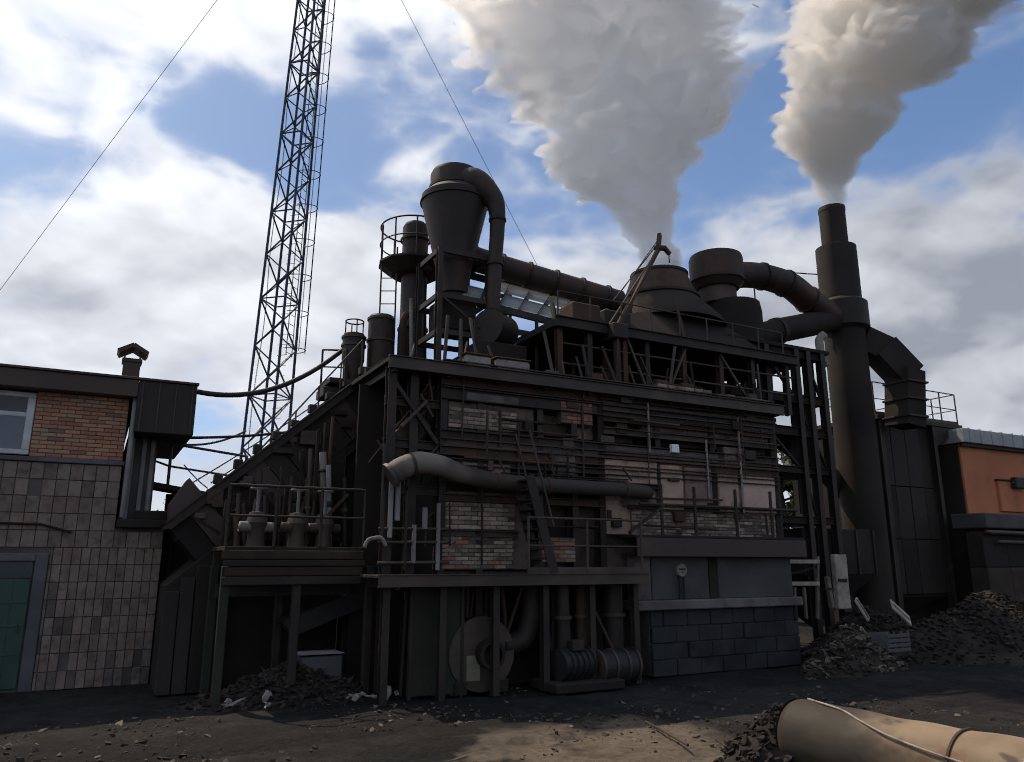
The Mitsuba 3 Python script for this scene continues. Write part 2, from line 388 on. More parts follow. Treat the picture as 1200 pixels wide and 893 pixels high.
# ---------------------------------------------------------------- ground
def _earth(p, n, uv):
    a = fbm(p.x * 0.55, p.y * 0.55, 0.0, 4)
    b = fbm(p.x * 3.1 + 9, p.y * 3.1, 0.0, 4)
    c = fbm(p.x * 13 + 9, p.y * 13, 0.0, 2)
    col = mix((0.009, 0.0087, 0.0085), (0.020, 0.0185, 0.017), smoothstep(0.35, 0.68, 0.55 * a + 0.45 * b))
    yard = smoothstep(3.2, 4.6, p.x + (b - 0.5) * 1.2) * smoothstep(11.3, 9.6, p.y + (b - 0.5) * 1.6) * smoothstep(8.6, 6.6, p.x + (b - 0.5) * 1.5)  # patch of sunlight painted in as paler ground, darker outside it
    dirt_and_sun = smoothstep(0.36, 0.60, 0.6 * a + 0.4 * b + 0.14 * yard - 0.36 * (1 - yard))
    col = mix(col, (0.095, 0.076, 0.057), dirt_and_sun)
    return col * (0.75 + 0.5 * c)


scene['earth'] = {'type': 'twosided', 'bsdf': {'type': 'bumpmap', 'scale': 0.05, 'arbitrary': mikit.proc(lambda p, n, uv: 0.6 * fbm(p.x * 4, p.y * 4, 0.0, 4) + 0.4 * fbm(p.x * 19, p.y * 19, 0.0, 3), 0.01),
                  'bsdf': {'type': 'principled', 'base_color': mikit.proc(_earth), 'roughness': 0.95, 'specular': 0.2}}}


def relief(x, y):
    P = np.stack([x, y, 0 * x], -1)
    near = np.exp(-((np.hypot(x - 6, y - 9) / 22.0) ** 4))
    w = 0.5 * (meshkit.fbm(P * 0.35, 2, 8) - 0.5)
    ruts = sum(np.exp(-((y - c - 0.10 * x + w) / 0.16) ** 2) for c in (7.2, 8.8, 10.4))
    return near * (-0.055 * ruts + 0.10 * (meshkit.fbm(P * 0.9, 4, 3) - 0.5) + 0.05 * (meshkit.fbm(P * 4.0, 3, 6) - 0.5)) - 0.02


xs_ = np.concatenate([[-1500, -400, -100, -40], np.linspace(-14, 30, 265), [45, 100, 400, 1500]])
ys_ = np.concatenate([[-1500, -400, -100, -30], np.linspace(-6, 24, 200), [40, 100, 400, 1500]])
GX, GY = np.meshgrid(xs_, ys_)
GZ = relief(GX, GY)
nx_, ny_ = len(xs_), len(ys_)
idx = np.arange(nx_ * ny_).reshape(ny_, nx_)
gf = np.vstack([np.stack([idx[:-1, :-1], idx[:-1, 1:], idx[1:, 1:]], -1).reshape(-1, 3), np.stack([idx[:-1, :-1], idx[1:, 1:], idx[1:, :-1]], -1).reshape(-1, 3)])
gm = trimesh.Trimesh(np.stack([GX, GY, GZ], -1).reshape(-1, 3), gf, process=False)
scene['ground'] = mikit.ply(gm, 'earth', True)
labels['ground'] = {'label': 'sooty bare earth of the works yard', 'kind': 'structure'}
# ---------------------------------------------------------------- the annex on the left
AY = 16.7
an = thing('annex_building', 'two storey tiled annex with orange brick band, green door and white window', 'building')
AX0, AX1 = -7.0, 0.304
AX2 = 1.164
zband, zroof = 4.039, 5.382
zbrick1 = zband + 0.09 + 16 * 0.077
doorx1, doorz1 = -0.914, 2.275
winx1, winz0 = -1.264, zband + 0.12
winz1 = winz0 + 1.17
part(an, 'wall', cat(box((AX0, AY + 0.03, 0), (AX1, 23, zband)), box((AX1, AY + 0.03, 0), (AX2, 18.2, 2.86))), 'mortar')
part(an, 'upper_wall', cat(box((winx1 + 0.0, AY + 0.1, zband), (AX1, 23, zroof + 0.35)), box((AX0, AY + 0.35, zband), (winx1 - 0.001, 23, zroof + 0.35))), 'mortar')
part(an, 'band', box((AX0, AY - 0.05, zband), (AX1 + 0.04, AY + 0.12, zband + 0.085), 0.01), 'grey_band')
part(an, 'lintel', box((winx1 - 2.4, AY - 0.03, zbrick1 + 0.003), (AX1 + 0.02, AY + 0.12, zbrick1 + 0.16), 0.01), 'grey_band')
pn = part(an, 'brick_panel', box((winx1, AY + 0.07, zband + 0.085), (AX1 - 0.003, AY + 0.095, zbrick1)), 'mortar')
bricks(pn, winx1 + 0.01, AX1, zband + 0.088, zbrick1 - 0.002, AY, [f'annex_brick_{i}' for i in range(5)], miss=0.0, weights=[5, 4, 3, 3, 1], mortar='mortar')
# tiles
wall = f'{an}__wall'
tp = {}
for i in range(13):
    zt = zband - 0.015 - i * 0.31
    zb = zt - 0.298
    wide = 0.215 if i < 5 else 0.152
    k = 0
    x = AX2 if zt < 2.9 else AX1
    while x > -2.35:
        a, b = x - wide + 0.012, x
        x -= wide
        if a < doorx1 + 0.2 and zb < doorz1 + 0.12:
            if b < doorx1 + 0.22:
                break
            a = max(a, doorx1 + 0.21)
        if zb < -0.05 or rnd.random() < (0.012 + 0.05 * (i > 10)) or b - a < 0.04:
            continue
        w = round(b - a, 3)
        if w not in tp:
            tp[w] = mikit.ply(box((-w / 2, -0.02, -0.149), (w / 2, 0.02, 0.149), 0.006), 'mortar')
        part(wall, 'tile', tp[w], 'wall_tile_%d' % rnd.choices(range(7), [5, 3, 4, 3, 2, max(0, i - 6) * .9, max(0, i - 8) * .9])[0],
             at=T().translate([(a + b) / 2, AY + 0.018 + rnd.uniform(-0.006, 0.006), (zt + zb) / 2]).rotate([0, 0, 1], rnd.uniform(-0.8, 0.8)).rotate([0, 1, 0], rnd.uniform(-0.5, 0.5)))
# window
wn = part(an, 'window', cat(box((winx1 - 2.2, AY + 0.02, winz0), (winx1, AY + 0.10, winz0 + 0.09), 0.012), box((winx1 - 2.2, AY + 0.02, winz1 - 0.10), (winx1, AY + 0.10, winz1), 0.012),
                          box((winx1 - 0.13, AY + 0.018, winz0 + 0.09), (winx1, AY + 0.10, winz1 - 0.1), 0.012), box((winx1 - 2.2, AY + 0.03, winz0 + 0.70), (winx1 - 0.13, AY + 0.09, winz0 + 0.79), 0.012),
                          box((winx1 - 1.25, AY + 0.03, winz0 + 0.09), (winx1 - 1.17, AY + 0.09, winz1 - 0.1), 0.012)), 'white_paint')
part(wn, 'pane', box((winx1 - 2.15, AY + 0.055, winz0 + 0.05), (winx1 - 0.1, AY + 0.061, winz1 - 0.05)), 'plate_glass_dark')
part(wn, 'blind', box((winx1 - 2.15, AY + 0.048, winz0 + 0.09), (winx1 - 0.13, AY + 0.052, winz0 + 0.70)), 'blind_cloth', label='grey blind behind lower sash')
# door
dz = doorz1
dr_ = part(an, 'door', cat(box((doorx1 - 2.2, AY - 0.02, 0.06), (doorx1 - 0.03, AY + 0.03, dz - 0.36), 0.01)), 'green_paint', label='dull green door under dark transom')
part(dr_, 'frame', cat(box((doorx1, AY - 0.04, 0), (doorx1 + 0.2, AY + 0.1, dz + 0.1), 0.012), box((doorx1 - 2.3, AY - 0.042, dz - 0.04), (doorx1 - 0.002, AY + 0.1, dz + 0.098), 0.012)), 'grey_band')
part(dr_, 'transom_light', box((doorx1 - 2.2, AY, dz - 0.33), (doorx1 - 0.03, AY + 0.03, dz - 0.05)), 'plate_glass_dark')
for z_a in (0.62, 1.1, 1.5):
    part(dr_, 'rail', box((doorx1 - 2.2, AY - 0.032, z_a), (doorx1 - 0.05, AY - 0.021, z_a + 0.05), 0.006), 'green_paint')
for k in range(7):
    part(dr_, 'board_batten', box((doorx1 - 0.3 - k * 0.3, AY - 0.03, 0.08), (doorx1 - 0.285 - k * 0.3, AY - 0.0205, dz - 0.38), 0.003), 'green_paint')
part(dr_, 'handle', rod((doorx1 - 0.14, AY - 0.06, 1.0), (doorx1 - 0.14, AY - 0.06, 1.18), 0.012), 'worn_steel', True)
part(an, 'doorstep', box((doorx1 - 2.2, AY - 0.6, 0), (doorx1 - 0.45, AY - 0.05, 0.14), 0.02), 'concrete')
part(an, 'conduit', sweep([(AX0, AY - 0.05, 2.916), (-1.2, AY - 0.05, 2.898), (-0.581, AY - 0.05, 2.877), (-0.401, AY - 0.05, 2.756)], 0.022, 8, 4), 'soot', True)
# roof: the slab with its tin fascia, and the deep tin canopy on the right
zt = 5.704
rf = part(an, 'roof', cat(box((AX0, AY - 0.3, zt - 0.34), (AX1 + 0.12, 23.4, zt), 0.01)), 'roof_tin')
part(rf, 'drip_edge', box((AX0, AY - 0.34, zt + 0.003), (1.526, AY - 0.2, zt + 0.05), 0.006), 'roof_tin')
cx0, cx1, cz0 = AX1 + 0.125, 1.500, 4.679
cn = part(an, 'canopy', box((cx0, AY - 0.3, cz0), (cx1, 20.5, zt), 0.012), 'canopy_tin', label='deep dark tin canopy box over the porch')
for i in range(4):
    x = cx0 + 0.08 + i * (cx1 - cx0 - 0.16) / 3
    part(cn, 'seam', box((x - 0.012, AY - 0.318, cz0 + 0.01), (x + 0.012, AY - 0.297, zt - 0.01)), 'roof_tin')
fx, fy = 0.292, 18.4
fz0, fz1, fzc = zt, 6.578, 6.848
fl = part(an, 'flue', cat(box((fx - 0.17, fy - 0.17, fz0), (fx + 0.17, fy + 0.17, fz1 - 0.02)), box((fx - 0.2, fy - 0.2, fz1 - 0.1), (fx + 0.2, fy + 0.2, fz1 - 0.02), 0.01)), 'roof_tin')
part(fl, 'cap', cat(bar((fx - 0.29, fy, fz1 + 0.1), (fx + 0.005, fy, fzc), 0.6, 0.09, (0, 0, 1)), bar((fx + 0.29, fy, fz1 + 0.1), (fx - 0.005, fy, fzc), 0.6, 0.088, (0, 0, 1)),
                     *[box((fx + a * 0.15 - 0.015, fy + b * 0.15 - 0.015, fz1 - 0.02), (fx + a * 0.15 + 0.015, fy + b * 0.15 + 0.015, fz1 + 0.17)) for a in (-1, 1) for b in (-1, 1)]), 'roof_tin')
# porch at the corner
part(an, 'downpipe', sweep([(AX1 + 0.10, AY - 0.12, cz0 + 0.9), (AX1 + 0.10, AY - 0.12, 3.05)], 0.045, 10, 0), 'pale_post', True)
part(an, 'porch_slab', box((AX1 + 0.02, AY - 0.15, 2.86), (AX2 + 0.25, 20.0, 3.02), 0.015), 'soot')
part(an, 'porch_side_wall', box((AX1 + 0.05, AY + 0.5, 3.02), (AX1 + 0.62, 20.0, cz0 - 0.002), 0.01), 'concrete_dark')
for x_ in (0.12, 0.34, 0.50):
    part(an, 'porch_pilaster', box((AX1 + x_, AY + 0.44, 3.021), (AX1 + x_ + 0.08, AY + 0.499, cz0 - 0.004), 0.01), 'pale_post')
part(an, 'porch_parapet', box((AX1 + 0.3, AY + 0.02, 3.021), (AX2 + 0.1, AY + 0.14, 3.2), 0.02), 'soot')
# ---------------------------------------------------------------- the furnace building
PY = 13.2
fb = thing('furnace_building', 'soot black furnace house banded with steel girders round patches of bare brick', 'furnace building')
LX, RX, MX = 5.533, 14.028, 9.120
DZ = 5.859
part(fb, 'core', cat(box((LX, PY + 0.35, 0), (RX, 18.0, DZ - 0.1)), box((4.9, 14.6, 0), (LX, 18.0, DZ - 0.2))), 'soot')
rows = [(5.827, .30), (5.576, .16), (5.343, .22), (4.556, .15), (4.411, .13), (4.250, .16), (4.042, .12)]
# wall face in bays of sheet and masonry, all behind the girders
ZB = [0.0, 1.32, 1.95, 2.07, 2.52, 2.90, 3.48, 3.86, 4.30, 4.71, 5.16, DZ - 0.12]
cols = [LX, 6.25, 7.55, 8.35, MX, 10.1, 11.3, 12.6, RX]
special = {}
for i in range(len(cols) - 1):
    for j in range(2, len(ZB) - 1):
        a, b, z0, z1 = cols[i], cols[i + 1], ZB[j], ZB[j + 1]
        y = PY + 0.10 + rnd.uniform(0, 0.10)
        if z1 < 2.2 and a > 9:
            continue
        part(fb, 'wall_panel', box((a + 0.012, y, z0 + 0.012), (b - 0.012, y + 0.3, z1 - 0.012), 0.012), rnd.choice(['soot', 'brown_masonry', 'brown_masonry', 'sooty_masonry', 'beige_masonry', 'rusty_steel']))
# bare brick
def patch(u0, v0, u1, v1, mats, w=None, miss=0.05, seed=0, y=PY - 0.05, label=None, mort='mortar'):
    x0, z1, x1, z0 = u0, v0, u1, v1
    pnl = part(fb, 'brick_panel', box((x0 - 0.01, y + 0.03, z0 - 0.01), (x1 + 0.01, y + 0.2, z1 + 0.01)), mort, label=label)
    bricks(pnl, x0, x1, z0, z1, y - 0.02, mats, miss=miss, weights=w, seed=seed, mortar=mort)
FBR = [f'furnace_brick_{i}' for i in range(5)]
RBR = [f'red_brick_{i}' for i in range(3)]
patch(5.625, 5.084, 7.095, 4.690, FBR, [4, 4, 3, 3, 2], 0.06, 1)
patch(8.111, 5.444, 8.880, 4.981, RBR, [3, 3, 3], 0.04, 2, label='small patch of red brick')
patch(5.594, 3.301, 7.037, 2.807, FBR, [3, 4, 3, 2, 4], 0.03, 3)
patch(5.544, 2.684, 7.019, 2.095, FBR + RBR, [3, 4, 3, 3, 2, 1, 1, 1], 0.04, 4)
patch(7.620, 2.684, 8.393, 2.216, RBR + FBR[:2], [3, 2, 2, 2, 2], 0.05, 5)
patch(9.786, 3.259, 13.909, 2.751, FBR, [3, 3, 3, 3, 2], 0.05, 6)
patch(10.633, 6.081, 12.202, 5.691, FBR, [3, 2, 3, 3, 1], 0.1, 7)
patch(12.375, 6.026, 14.035, 5.659, FBR[1:4], [1, 3, 3], 0.1, 8)
# bare plaster and lining plates
for (u0, z1, u1, z0, m) in ((9.154, 4.312, 10.519, 3.832, 'pink_plaster'), (10.601, 4.272, 11.203, 3.300, 'pink_plaster'),
                            (11.266, 4.254, 12.039, 3.394, 'red_plaster'), (12.227, 4.192, 12.836, 3.312, 'pink_plaster'),
                            (12.948, 4.192, 13.972, 3.295, 'pink_plaster_pale'), (12.451, 4.792, 13.103, 4.358, 'red_plaster'),
                            (7.913, 4.338, 8.438, 3.926, 'sooty_plaster'), (9.207, 4.602, 12.263, 4.404, 'sooty_plaster'),
                            (5.925, 4.046, 6.944, 3.822, 'red_plaster'), (5.993, 5.404, 7.132, 5.236, 'sooty_plaster'),
                            (10.326, 3.763, 9.574, 3.338, 'sooty_plaster')):
    part(fb, 'plaster_panel', dent(box((u0, PY - 0.09 + rnd.uniform(-.01, .01), z0), (u1, PY + 0.16, z1), 0.015).subdivide().subdivide(), 0.012, 3), m)
for (x0, x1, z0, z1, m_) in ((MX + .05, RX - .05, 2.78, 4.33, 'beige_masonry'), (LX + .1, 7.4, 2.08, 3.5, 'brown_masonry'), (LX + .1, 7.5, 4.64, 5.2, 'brown_masonry'), (10.2, RX - .1, 5.0, 5.5, 'brown_masonry'), (MX + .05, RX - .1, 4.36, 4.62, 'beige_masonry')):
    n_ = max(2, round((x1 - x0) / 1.1))
    for k in range(n_):
        part(fb, 'masonry_panel', dent(box((x0 + (x1 - x0) * k / n_ + .004, PY - .035 + rnd.uniform(-.008, .008), z0), (x0 + (x1 - x0) * (k + 1) / n_ - .004, PY + .15, z1), .01).subdivide().subdivide(), .012, 4), m_)
# girders along the whole front
for z, h in rows:
    part(fb, 'girder', ibeam((LX - 0.05, PY - 0.06, z), (RX + 0.1, PY - 0.06, z), h * 1.1, 0.16, 0.02), rnd.choice(['dark_steel', 'worn_steel', 'rusty_steel']))
for (ua, ub, z, h) in ((9.072, RX, 5.612, .10), (MX, RX, 5.403, .16), (MX, RX, 5.163, .12), (MX, RX + .05, 4.907, .14), (MX - .1, RX + 0.1, 4.383, .07),
                       (MX, 10.602, 3.779, .10), (LX, MX, 3.380, .14), (LX, 7.112, 2.746, .12), (9.701, RX + .1, 3.344, .08), 
                       (LX, MX, 3.725, .12), (LX + 1.2, MX + .6, 3.868, .06)):
    part(fb, 'girder', ibeam((ua, PY - 0.05 + rnd.uniform(-.03, .02), z), (ub, PY - 0.05, z + rnd.uniform(-.02, .02)), h, 0.16, 0.016), rnd.choice(['dark_steel', 'worn_steel', 'rusty_steel']))
# buckstays: upright joists over the girders
for x in (LX, 6.3, 7.62, 8.42, 9.077, 10.566, 12.115, RX - .02):
    part(fb, 'buckstay', ibeam((x, PY + 0.02, 0 if x < 9 else 1.3), (x, PY + 0.02, DZ - 0.16), 0.2, 0.14, 0.02, (0, 1, 0)), rnd.choice(['soot', 'dark_steel']))
for x0, x1, z, w in ((6.7, 6.76, 4.3, .8), (8.6, 8.66, 3.9, 1.5), (7.1, 7.14, 3.5, 1.3), (11.9, 11.95, 3.6, 1.3), (10.3, 10.34, 4.5, 1.1), (12.9, 12.94, 3.3, 2.2)):
    part(fb, 'conduit', rod((x0, PY - 0.12, z), (x0, PY - 0.12, z + w), 0.025), 'dusty_pipe' if x0 > 9 else 'dark_steel', True)
for k in range(26):
    x, z = rnd.uniform(LX + .2, RX - .2), rnd.uniform(2.2, DZ - .3)
    w, h = rnd.uniform(.08, .35), rnd.uniform(.06, .25)
    part(fb, 'bracket', box((x, PY - rnd.uniform(.06, .2), z), (x + w, PY + .05, z + h), 0.008), rnd.choice(['dark_steel', 'rusty_steel', 'soot', 'worn_steel']))
# wide top deck
tdk = part(fb, 'top_deck', box((4.35, PY - 0.25, DZ - 0.08), (RX + 0.25, 18.2, DZ), 0.01), 'soot')
for i in range(10):
    x = 4.5 + i * (RX - 4.5) / 9
    part(tdk, 'joist', ibeam((x, PY - 0.24, DZ - 0.17), (x, 14.9, DZ - 0.17), 0.16, 0.1, 0.014), 'dark_steel')
part(tdk, 'edge_beam', ibeam((4.35, PY - 0.27, DZ - 0.09), (RX + 0.25, PY - 0.27, DZ - 0.09), 0.24, 0.1, 0.016), 'worn_steel')
# left bay: open frame with braces, a hanging chute and pipes
for x, y in ((4.5, PY), (4.5, 15.6), (4.95, PY + .05)):
    part(fb, 'column', ibeam((x, y, 0), (x, y, DZ - 0.1), 0.2, 0.16, 0.02, (0, 1, 0)), 'dark_steel')
part(fb, 'brace', bar((4.436, 13.150, 5.585), (5.412, 13.150, 4.360), 0.1, 0.07), 'dark_steel')
part(fb, 'brace', bar((4.683, 13.100, 4.613), (5.167, 13.100, 5.136), 0.06, 0.05), 'worn_steel')
part(fb, 'brace', bar((4.845, 13.100, 3.693), (5.429, 13.100, 4.195), 0.06, 0.05), 'dark_steel')
for z in (3.48, 4.32, 5.1):
    part(fb, 'girder', ibeam((4.4, PY + .02, z), (LX, PY + .02, z), 0.16, 0.12, 0.016), 'dark_steel')
part(fb, 'chute', cat(prism([(4.656, 13.200, 4.548)[::2], (5.108, 13.200, 5.018)[::2], (5.356, 13.200, 4.684)[::2], (4.899, 13.200, 4.172)[::2]], PY + 0.1, PY + 0.9)), 'sooty_masonry')
part(fb, 'back_sheet', box((4.3, 14.5, 0), (LX + .1, 14.56, DZ - .2)), 'soot')
for u, v0, v1, r, m in ((4.505, 3.637, 2.633, .045, 'pale_post'), (4.632, 3.673, 2.928, .05, 'pale_post'), (4.364, 4.263, 2.602, .03, 'dark_steel'),
                     (5.413, 3.251, 2.082, .04, 'pale_post'), (5.150, 3.166, 2.791, .05, 'pale_post'), (4.796, 3.454, 2.085, .03, 'dark_steel'),
                     (4.956, 2.861, 2.200, .04, 'dusty_pipe')):
    part(fb, 'standpipe', rod((u, 13.0, v0), (u, 13.0, v1), r, 10), m, True)
part(fb, 'hose', sweep([(4.033, 12.900, 2.453), (4.116, 12.900, 2.595), (4.295, 12.900, 2.626), (4.408, 12.900, 2.485)], 0.035, 8, 6), 'dusty_pipe', True)
for z in (2.782, 2.548, 2.200):
    part(fb, 'pipe_rail', rod((4.3, 13.0, z), (LX + .1, 13.0, z + .02), 0.028), 'worn_steel', True)
# working platform at mid height, left half
PZ = 2.010
lp = part(fb, 'platform', box((4.1, 12.3, PZ - 0.05), (MX + 0.35, PY + .1, PZ), 0.008), 'soot')
part(lp, 'edge_channel', ibeam((4.1, 12.28, PZ - 0.09), (MX + 0.4, 12.28, PZ - 0.09), 0.2, 0.08, 0.014), 'worn_steel')
for i in range(6):
    x = 4.3 + i * (MX - 4.1) / 5
    part(lp, 'post', ibeam((x, 12.5, 0), (x, 12.5, PZ - 0.19), 0.14, 0.12, 0.014, (0, 1, 0)), 'dark_steel')
    part(lp, 'bearer', ibeam((x, 12.35, PZ - 0.13), (x, PY + .4, PZ - 0.13), 0.14, 0.09, 0.012), 'dark_steel')
railing('platform_railing', 'thin steel railing on the mid height furnace platform', [(6.9, 12.34, PZ), (MX + .3, 12.34, PZ)], 1.0, 1.25, 'worn_steel', 0.022, True)
# sheltered platform, right half: deep fascia over a pale wall
rz1, rz0 = 2.763, 2.332
rp = part(fb, 'gantry_platform', box((MX + 0.45, 12.7, rz1 - 0.06), (RX + .3, PY + .1, rz1), 0.01), 'soot')
part(rp, 'fascia', box((MX + 0.45, 12.66, rz0), (RX + .3, 12.698, rz1 - 0.062), 0.006), 'roof_tin')
part(rp, 'soffit', box((MX + 0.45, 12.72, rz0 + .02), (RX + .3, PY + .02, rz0 + .06)), 'soot')
for u in (10.288, 11.181, 12.348, 13.407):
    part(rp, 'post', rod((u, 12.75, rz1), (u, 12.75, rz1 + 1.02), 0.035), 'dark_steel')
part(rp, 'top_rail', rod((MX + .6, 12.75, rz1 + .62), (RX + .2, 12.75, rz1 + .62), 0.03), 'dark_steel')
part(rp, 'brace', bar((9.451, 12.75, rz1 + .03), (10.345, 12.75, rz1 + .6), 0.07, 0.05), 'dark_steel')
lwz0, lwz1 = 1.468, rz0 + .02
xs = [9.703, 10.111, 11.652, 11.890, RX + .1]
for i, m in enumerate(['sooty_plaster', 'grey_render', 'soot', 'grey_render']):
    part(fb, 'plinth_panel', dent(box((xs[i] + .01, 12.95, lwz0), (xs[i + 1] - .01, 13.25, lwz1), 0.015).subdivide().subdivide(), 0.008, 2), m)
part(fb, 'plinth_ledge', box((xs[0] - .1, 12.78, lwz0 - .19), (RX + .2, 13.3, lwz0 - .003), 0.02), 'sooty_plaster')
ph = part(fb, 'plinth', box((MX + .9, 12.96, 0), (RX + .15, 13.4, lwz0 - .193), 0.02), 'mortar')
rows_n, zt_ = 4, lwz0 - .2
for j in range(rows_n):
    x = MX + .9 - (.3 if j % 2 else 0)
    while x < RX + .1:
        a, b = max(x, MX + .9), min(x + .62, RX + .15)
        x += .62
        if b - a > .08:
            part(ph, 'block', box((a + .008, 12.90 + rnd.uniform(-.02, .025), j * zt_ / rows_n + .005), (b - .008, 13.0, (j + 1) * zt_ / rows_n - .008), .015), rnd.choice(['blue_grey_render', 'blue_grey_render', 'blue_grey_render', 'plinth_dark']))
g0 = (10.847, 12.900, 2.062)
part(fb, 'gauge', rod((g0[0], 12.95, g0[2]), (g0[0], 12.86, g0[2]), 0.13, 20), 'pale_sheet', label='round pale gauge with two dark ports')
part(fb, 'gauge_port', cat(box((g0[0] - .085, 12.846, g0[2] + .0), (g0[0] + .085, 12.862, g0[2] + .035), 0.004), box((g0[0] - .02, 12.846, g0[2] - .06), (g0[0] + .02, 12.862, g0[2] - .025), 0.004)), 'cable_rubber')
for dx in (-.05, .06):
    part(fb, 'gauge_pipe', rod((g0[0] + dx, 12.9, lwz0), (g0[0] + dx, 12.9, g0[2] - .12), 0.018), 'dark_steel', True)
part(fb, 'wall_lamp', box((10.856, 13.000, 4.543), V((11.056, 13.000, 4.725)) + V(0, .1, 0), 0.01), 'lamp_white', label='small white square box')
# narrow stair beside the pipe
st = thing('steel_stair', 'narrow black steel stair climbing against the left half of the furnace front', 'stair')
a, b = V((7.440, 12.900, 2.013)), V((6.933, 12.900, 3.780))
for dy in (0.0, 0.55):
    part(st, 'stringer', bar(a - V(0, dy, 0), b - V(0, dy, 0), 0.03, 0.18), 'dark_steel')
    part(st, 'handrail', rod(a + V(0, -dy, .85), b + V(0, -dy, .85), 0.02), 'worn_steel', True)
for i in range(10):
    p = a + (b - a) * (i + .5) / 10
    part(st, 'tread', box(p + V(-.12, -.54, -.015), p + V(.12, -.01, .015)), 'dark_steel')
# the big pale pipe
pp = thing('elbow_pipe', 'fat dusty pale pipe with an open elbow end crossing the furnace front', 'pipe')
pts = [(4.402, 12.750, 3.682), (4.635, 12.720, 3.840), (4.911, 12.700, 3.929), (5.261, 12.720, 3.906), (5.727, 12.750, 3.782), (6.446, 12.800, 3.682), (7.562, 12.820, 3.656), (MX + .3, 12.85, 3.656 - .0), (MX + 1.0, 12.95, 3.656 - .02)]
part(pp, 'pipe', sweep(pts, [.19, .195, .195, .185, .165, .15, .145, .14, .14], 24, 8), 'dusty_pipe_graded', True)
d0, s0, u0_ = frame_of(V(pts[1]) - V(pts[0]))
part(pp, 'flange', rod(V(pts[0]) - d0 * .03, V(pts[0]) + d0 * .03, 0.232, 24), 'worn_steel')
d2 = V(pts[2]) - V(pts[1]); d2 /= np.linalg.norm(d2)
part(pp, 'joint_band', rod(V(pts[1]) + d2 * .12, V(pts[1]) + d2 * .17, 0.215, 24), 'rusty_steel')
for k in (5, 6, 7):
    part(pp, 'joint_band', rod(V(pts[k]), V(pts[k]) + V(.06, 0, 0), 0.165, 24), 'rusty_steel')
    part(pp, 'hanger', bar(V(pts[k]) + V(.2, 0, .2), V(pts[k]) + V(.2, .35, .55), 0.03, 0.03), 'dark_steel')

# ---------------------------------------------------------------- machines under the platform
fan = thing('blower_fan', 'large round blower casing with a pale patch standing on the ground under the platform', 'blower')
fc = V((6.179, 12.900, 0.491)); fr = 0.60
fc[2] = fr + .06
ring = lambda r, y0, y1, n=40: sweep([(fc[0], y0, fc[2]), (fc[0], y1, fc[2])], r, n, 0)
part(fan, 'casing', ring(fr, 12.75, 13.20), 'soot', 40)
part(fan, 'rim', cat(ring(fr + .03, 12.73, 12.77), ring(fr + .03, 13.18, 13.22)), 'worn_steel', 40)
part(fan, 'inlet', lathe([(.20, 0), (.24, .02), (.24, .25), (.18, .25)], (0, 0), 28).apply_transform(trimesh.transformations.translation_matrix((fc[0] + .1, 12.75, fc[2])) @ trimesh.transformations.rotation_matrix(math.pi / 2, (1, 0, 0))), 'soot')
part(fan, 'pale_patch', box((fc[0] - .30, 12.715, fc[2] - .44), (fc[0] - .04, 12.748, fc[2] - .02), 0.008), 'patch_paint', label='pale greenish patch plate')
for k in range(18):
    a_ = 2 * math.pi * k / 18
    part(fan, 'rim_bolt', rod((fc[0] + (fr + .0) * math.cos(a_), 12.715, fc[2] + (fr + .0) * math.sin(a_)), (fc[0] + fr * math.cos(a_), 12.74, fc[2] + fr * math.sin(a_)), .018, 6), 'worn_steel')
for dx in (-.4, .4):
    part(fan, 'foot', box((fc[0] + dx - .12, 12.72, 0.0), (fc[0] + dx + .12, 13.25, .22), 0.015), 'soot')
part(fan, 'outlet_duct', sweep([(fc[0] + .45, 12.9, fc[2] + .1), (fc[0] + .9, 12.9, fc[2] + .2), (fc[0] + 1.1, 12.9, fc[2] + .9), (fc[0] + 1.1, 12.8, PZ - .06)], .19, 18, 6), 'dark_steel', True)
mo = thing('electric_motor', 'squat ribbed motor on a skid right of the blower', 'motor')
m0 = V(fc[0] + 1.35, 12.45, .42)
part(mo, 'body', sweep([m0 - V(.0, .0, 0), m0 + V(.75, .15, 0)], .27, 24, 0), 'blue_steel', 40)
for k in range(5):
    part(mo, 'fin', sweep([m0 + V(.12 + k * .13, .02 + k * .026, 0), m0 + V(.15 + k * .13, .03 + k * .026, 0)], .30, 24, 0), 'blue_steel')
part(mo, 'skid', box(m0 + V(-.25, -.4, -.42), m0 + V(1.2, .55, -.26), 0.02), 'soot')
part(mo, 'terminal_box', box(m0 + V(.25, -.15, .24), m0 + V(.5, .1, .42), 0.015), 'dark_steel')
for nm, lb, x, y, r, z1, m in (('riser_pipe', 'upright dark pipe behind the motor under the platform', 7.75, 12.6, .13, PZ - .06, 'dark_steel'), ('riser_pipe', 'rusty upright pipe left of the pale barrel', 8.25, 12.75, .10, PZ - .06, 'rusty_steel'),
                               ('riser_pipe', 'thick upright duct at the right end of the platform', 9.05, 12.85, .2, PZ - .06, 'dark_steel')):
    t = thing(nm, lb, 'pipe')
    part(t, 'pipe', rod((x, y, 0), (x, y, z1), r, 18), m, True)
    part(t, 'flange', cat(rod((x, y, .5), (x, y, .56), r + .05, 18), rod((x, y, 1.2), (x, y, 1.26), r + .05, 18)), 'worn_steel')
bt = thing('steel_barrel', 'battered grey barrel lying under the platform right of the motor', 'barrel')
b0 = V(8.4, 12.5, .33)
part(bt, 'shell', sweep([b0, b0 + V(.9, .1, 0)], .3, 26, 0), 'blue_steel', 40)
part(bt, 'hoop', cat(*[sweep([b0 + V(k, k * .11, 0), b0 + V(k + .04, k * .11, 0)], .32, 26, 0) for k in (.0, .3, .6, .86)]), 'worn_steel', 40)
gp = thing('panel_screen', 'dull green sheet panel screening the recess left of the blower', 'panel')
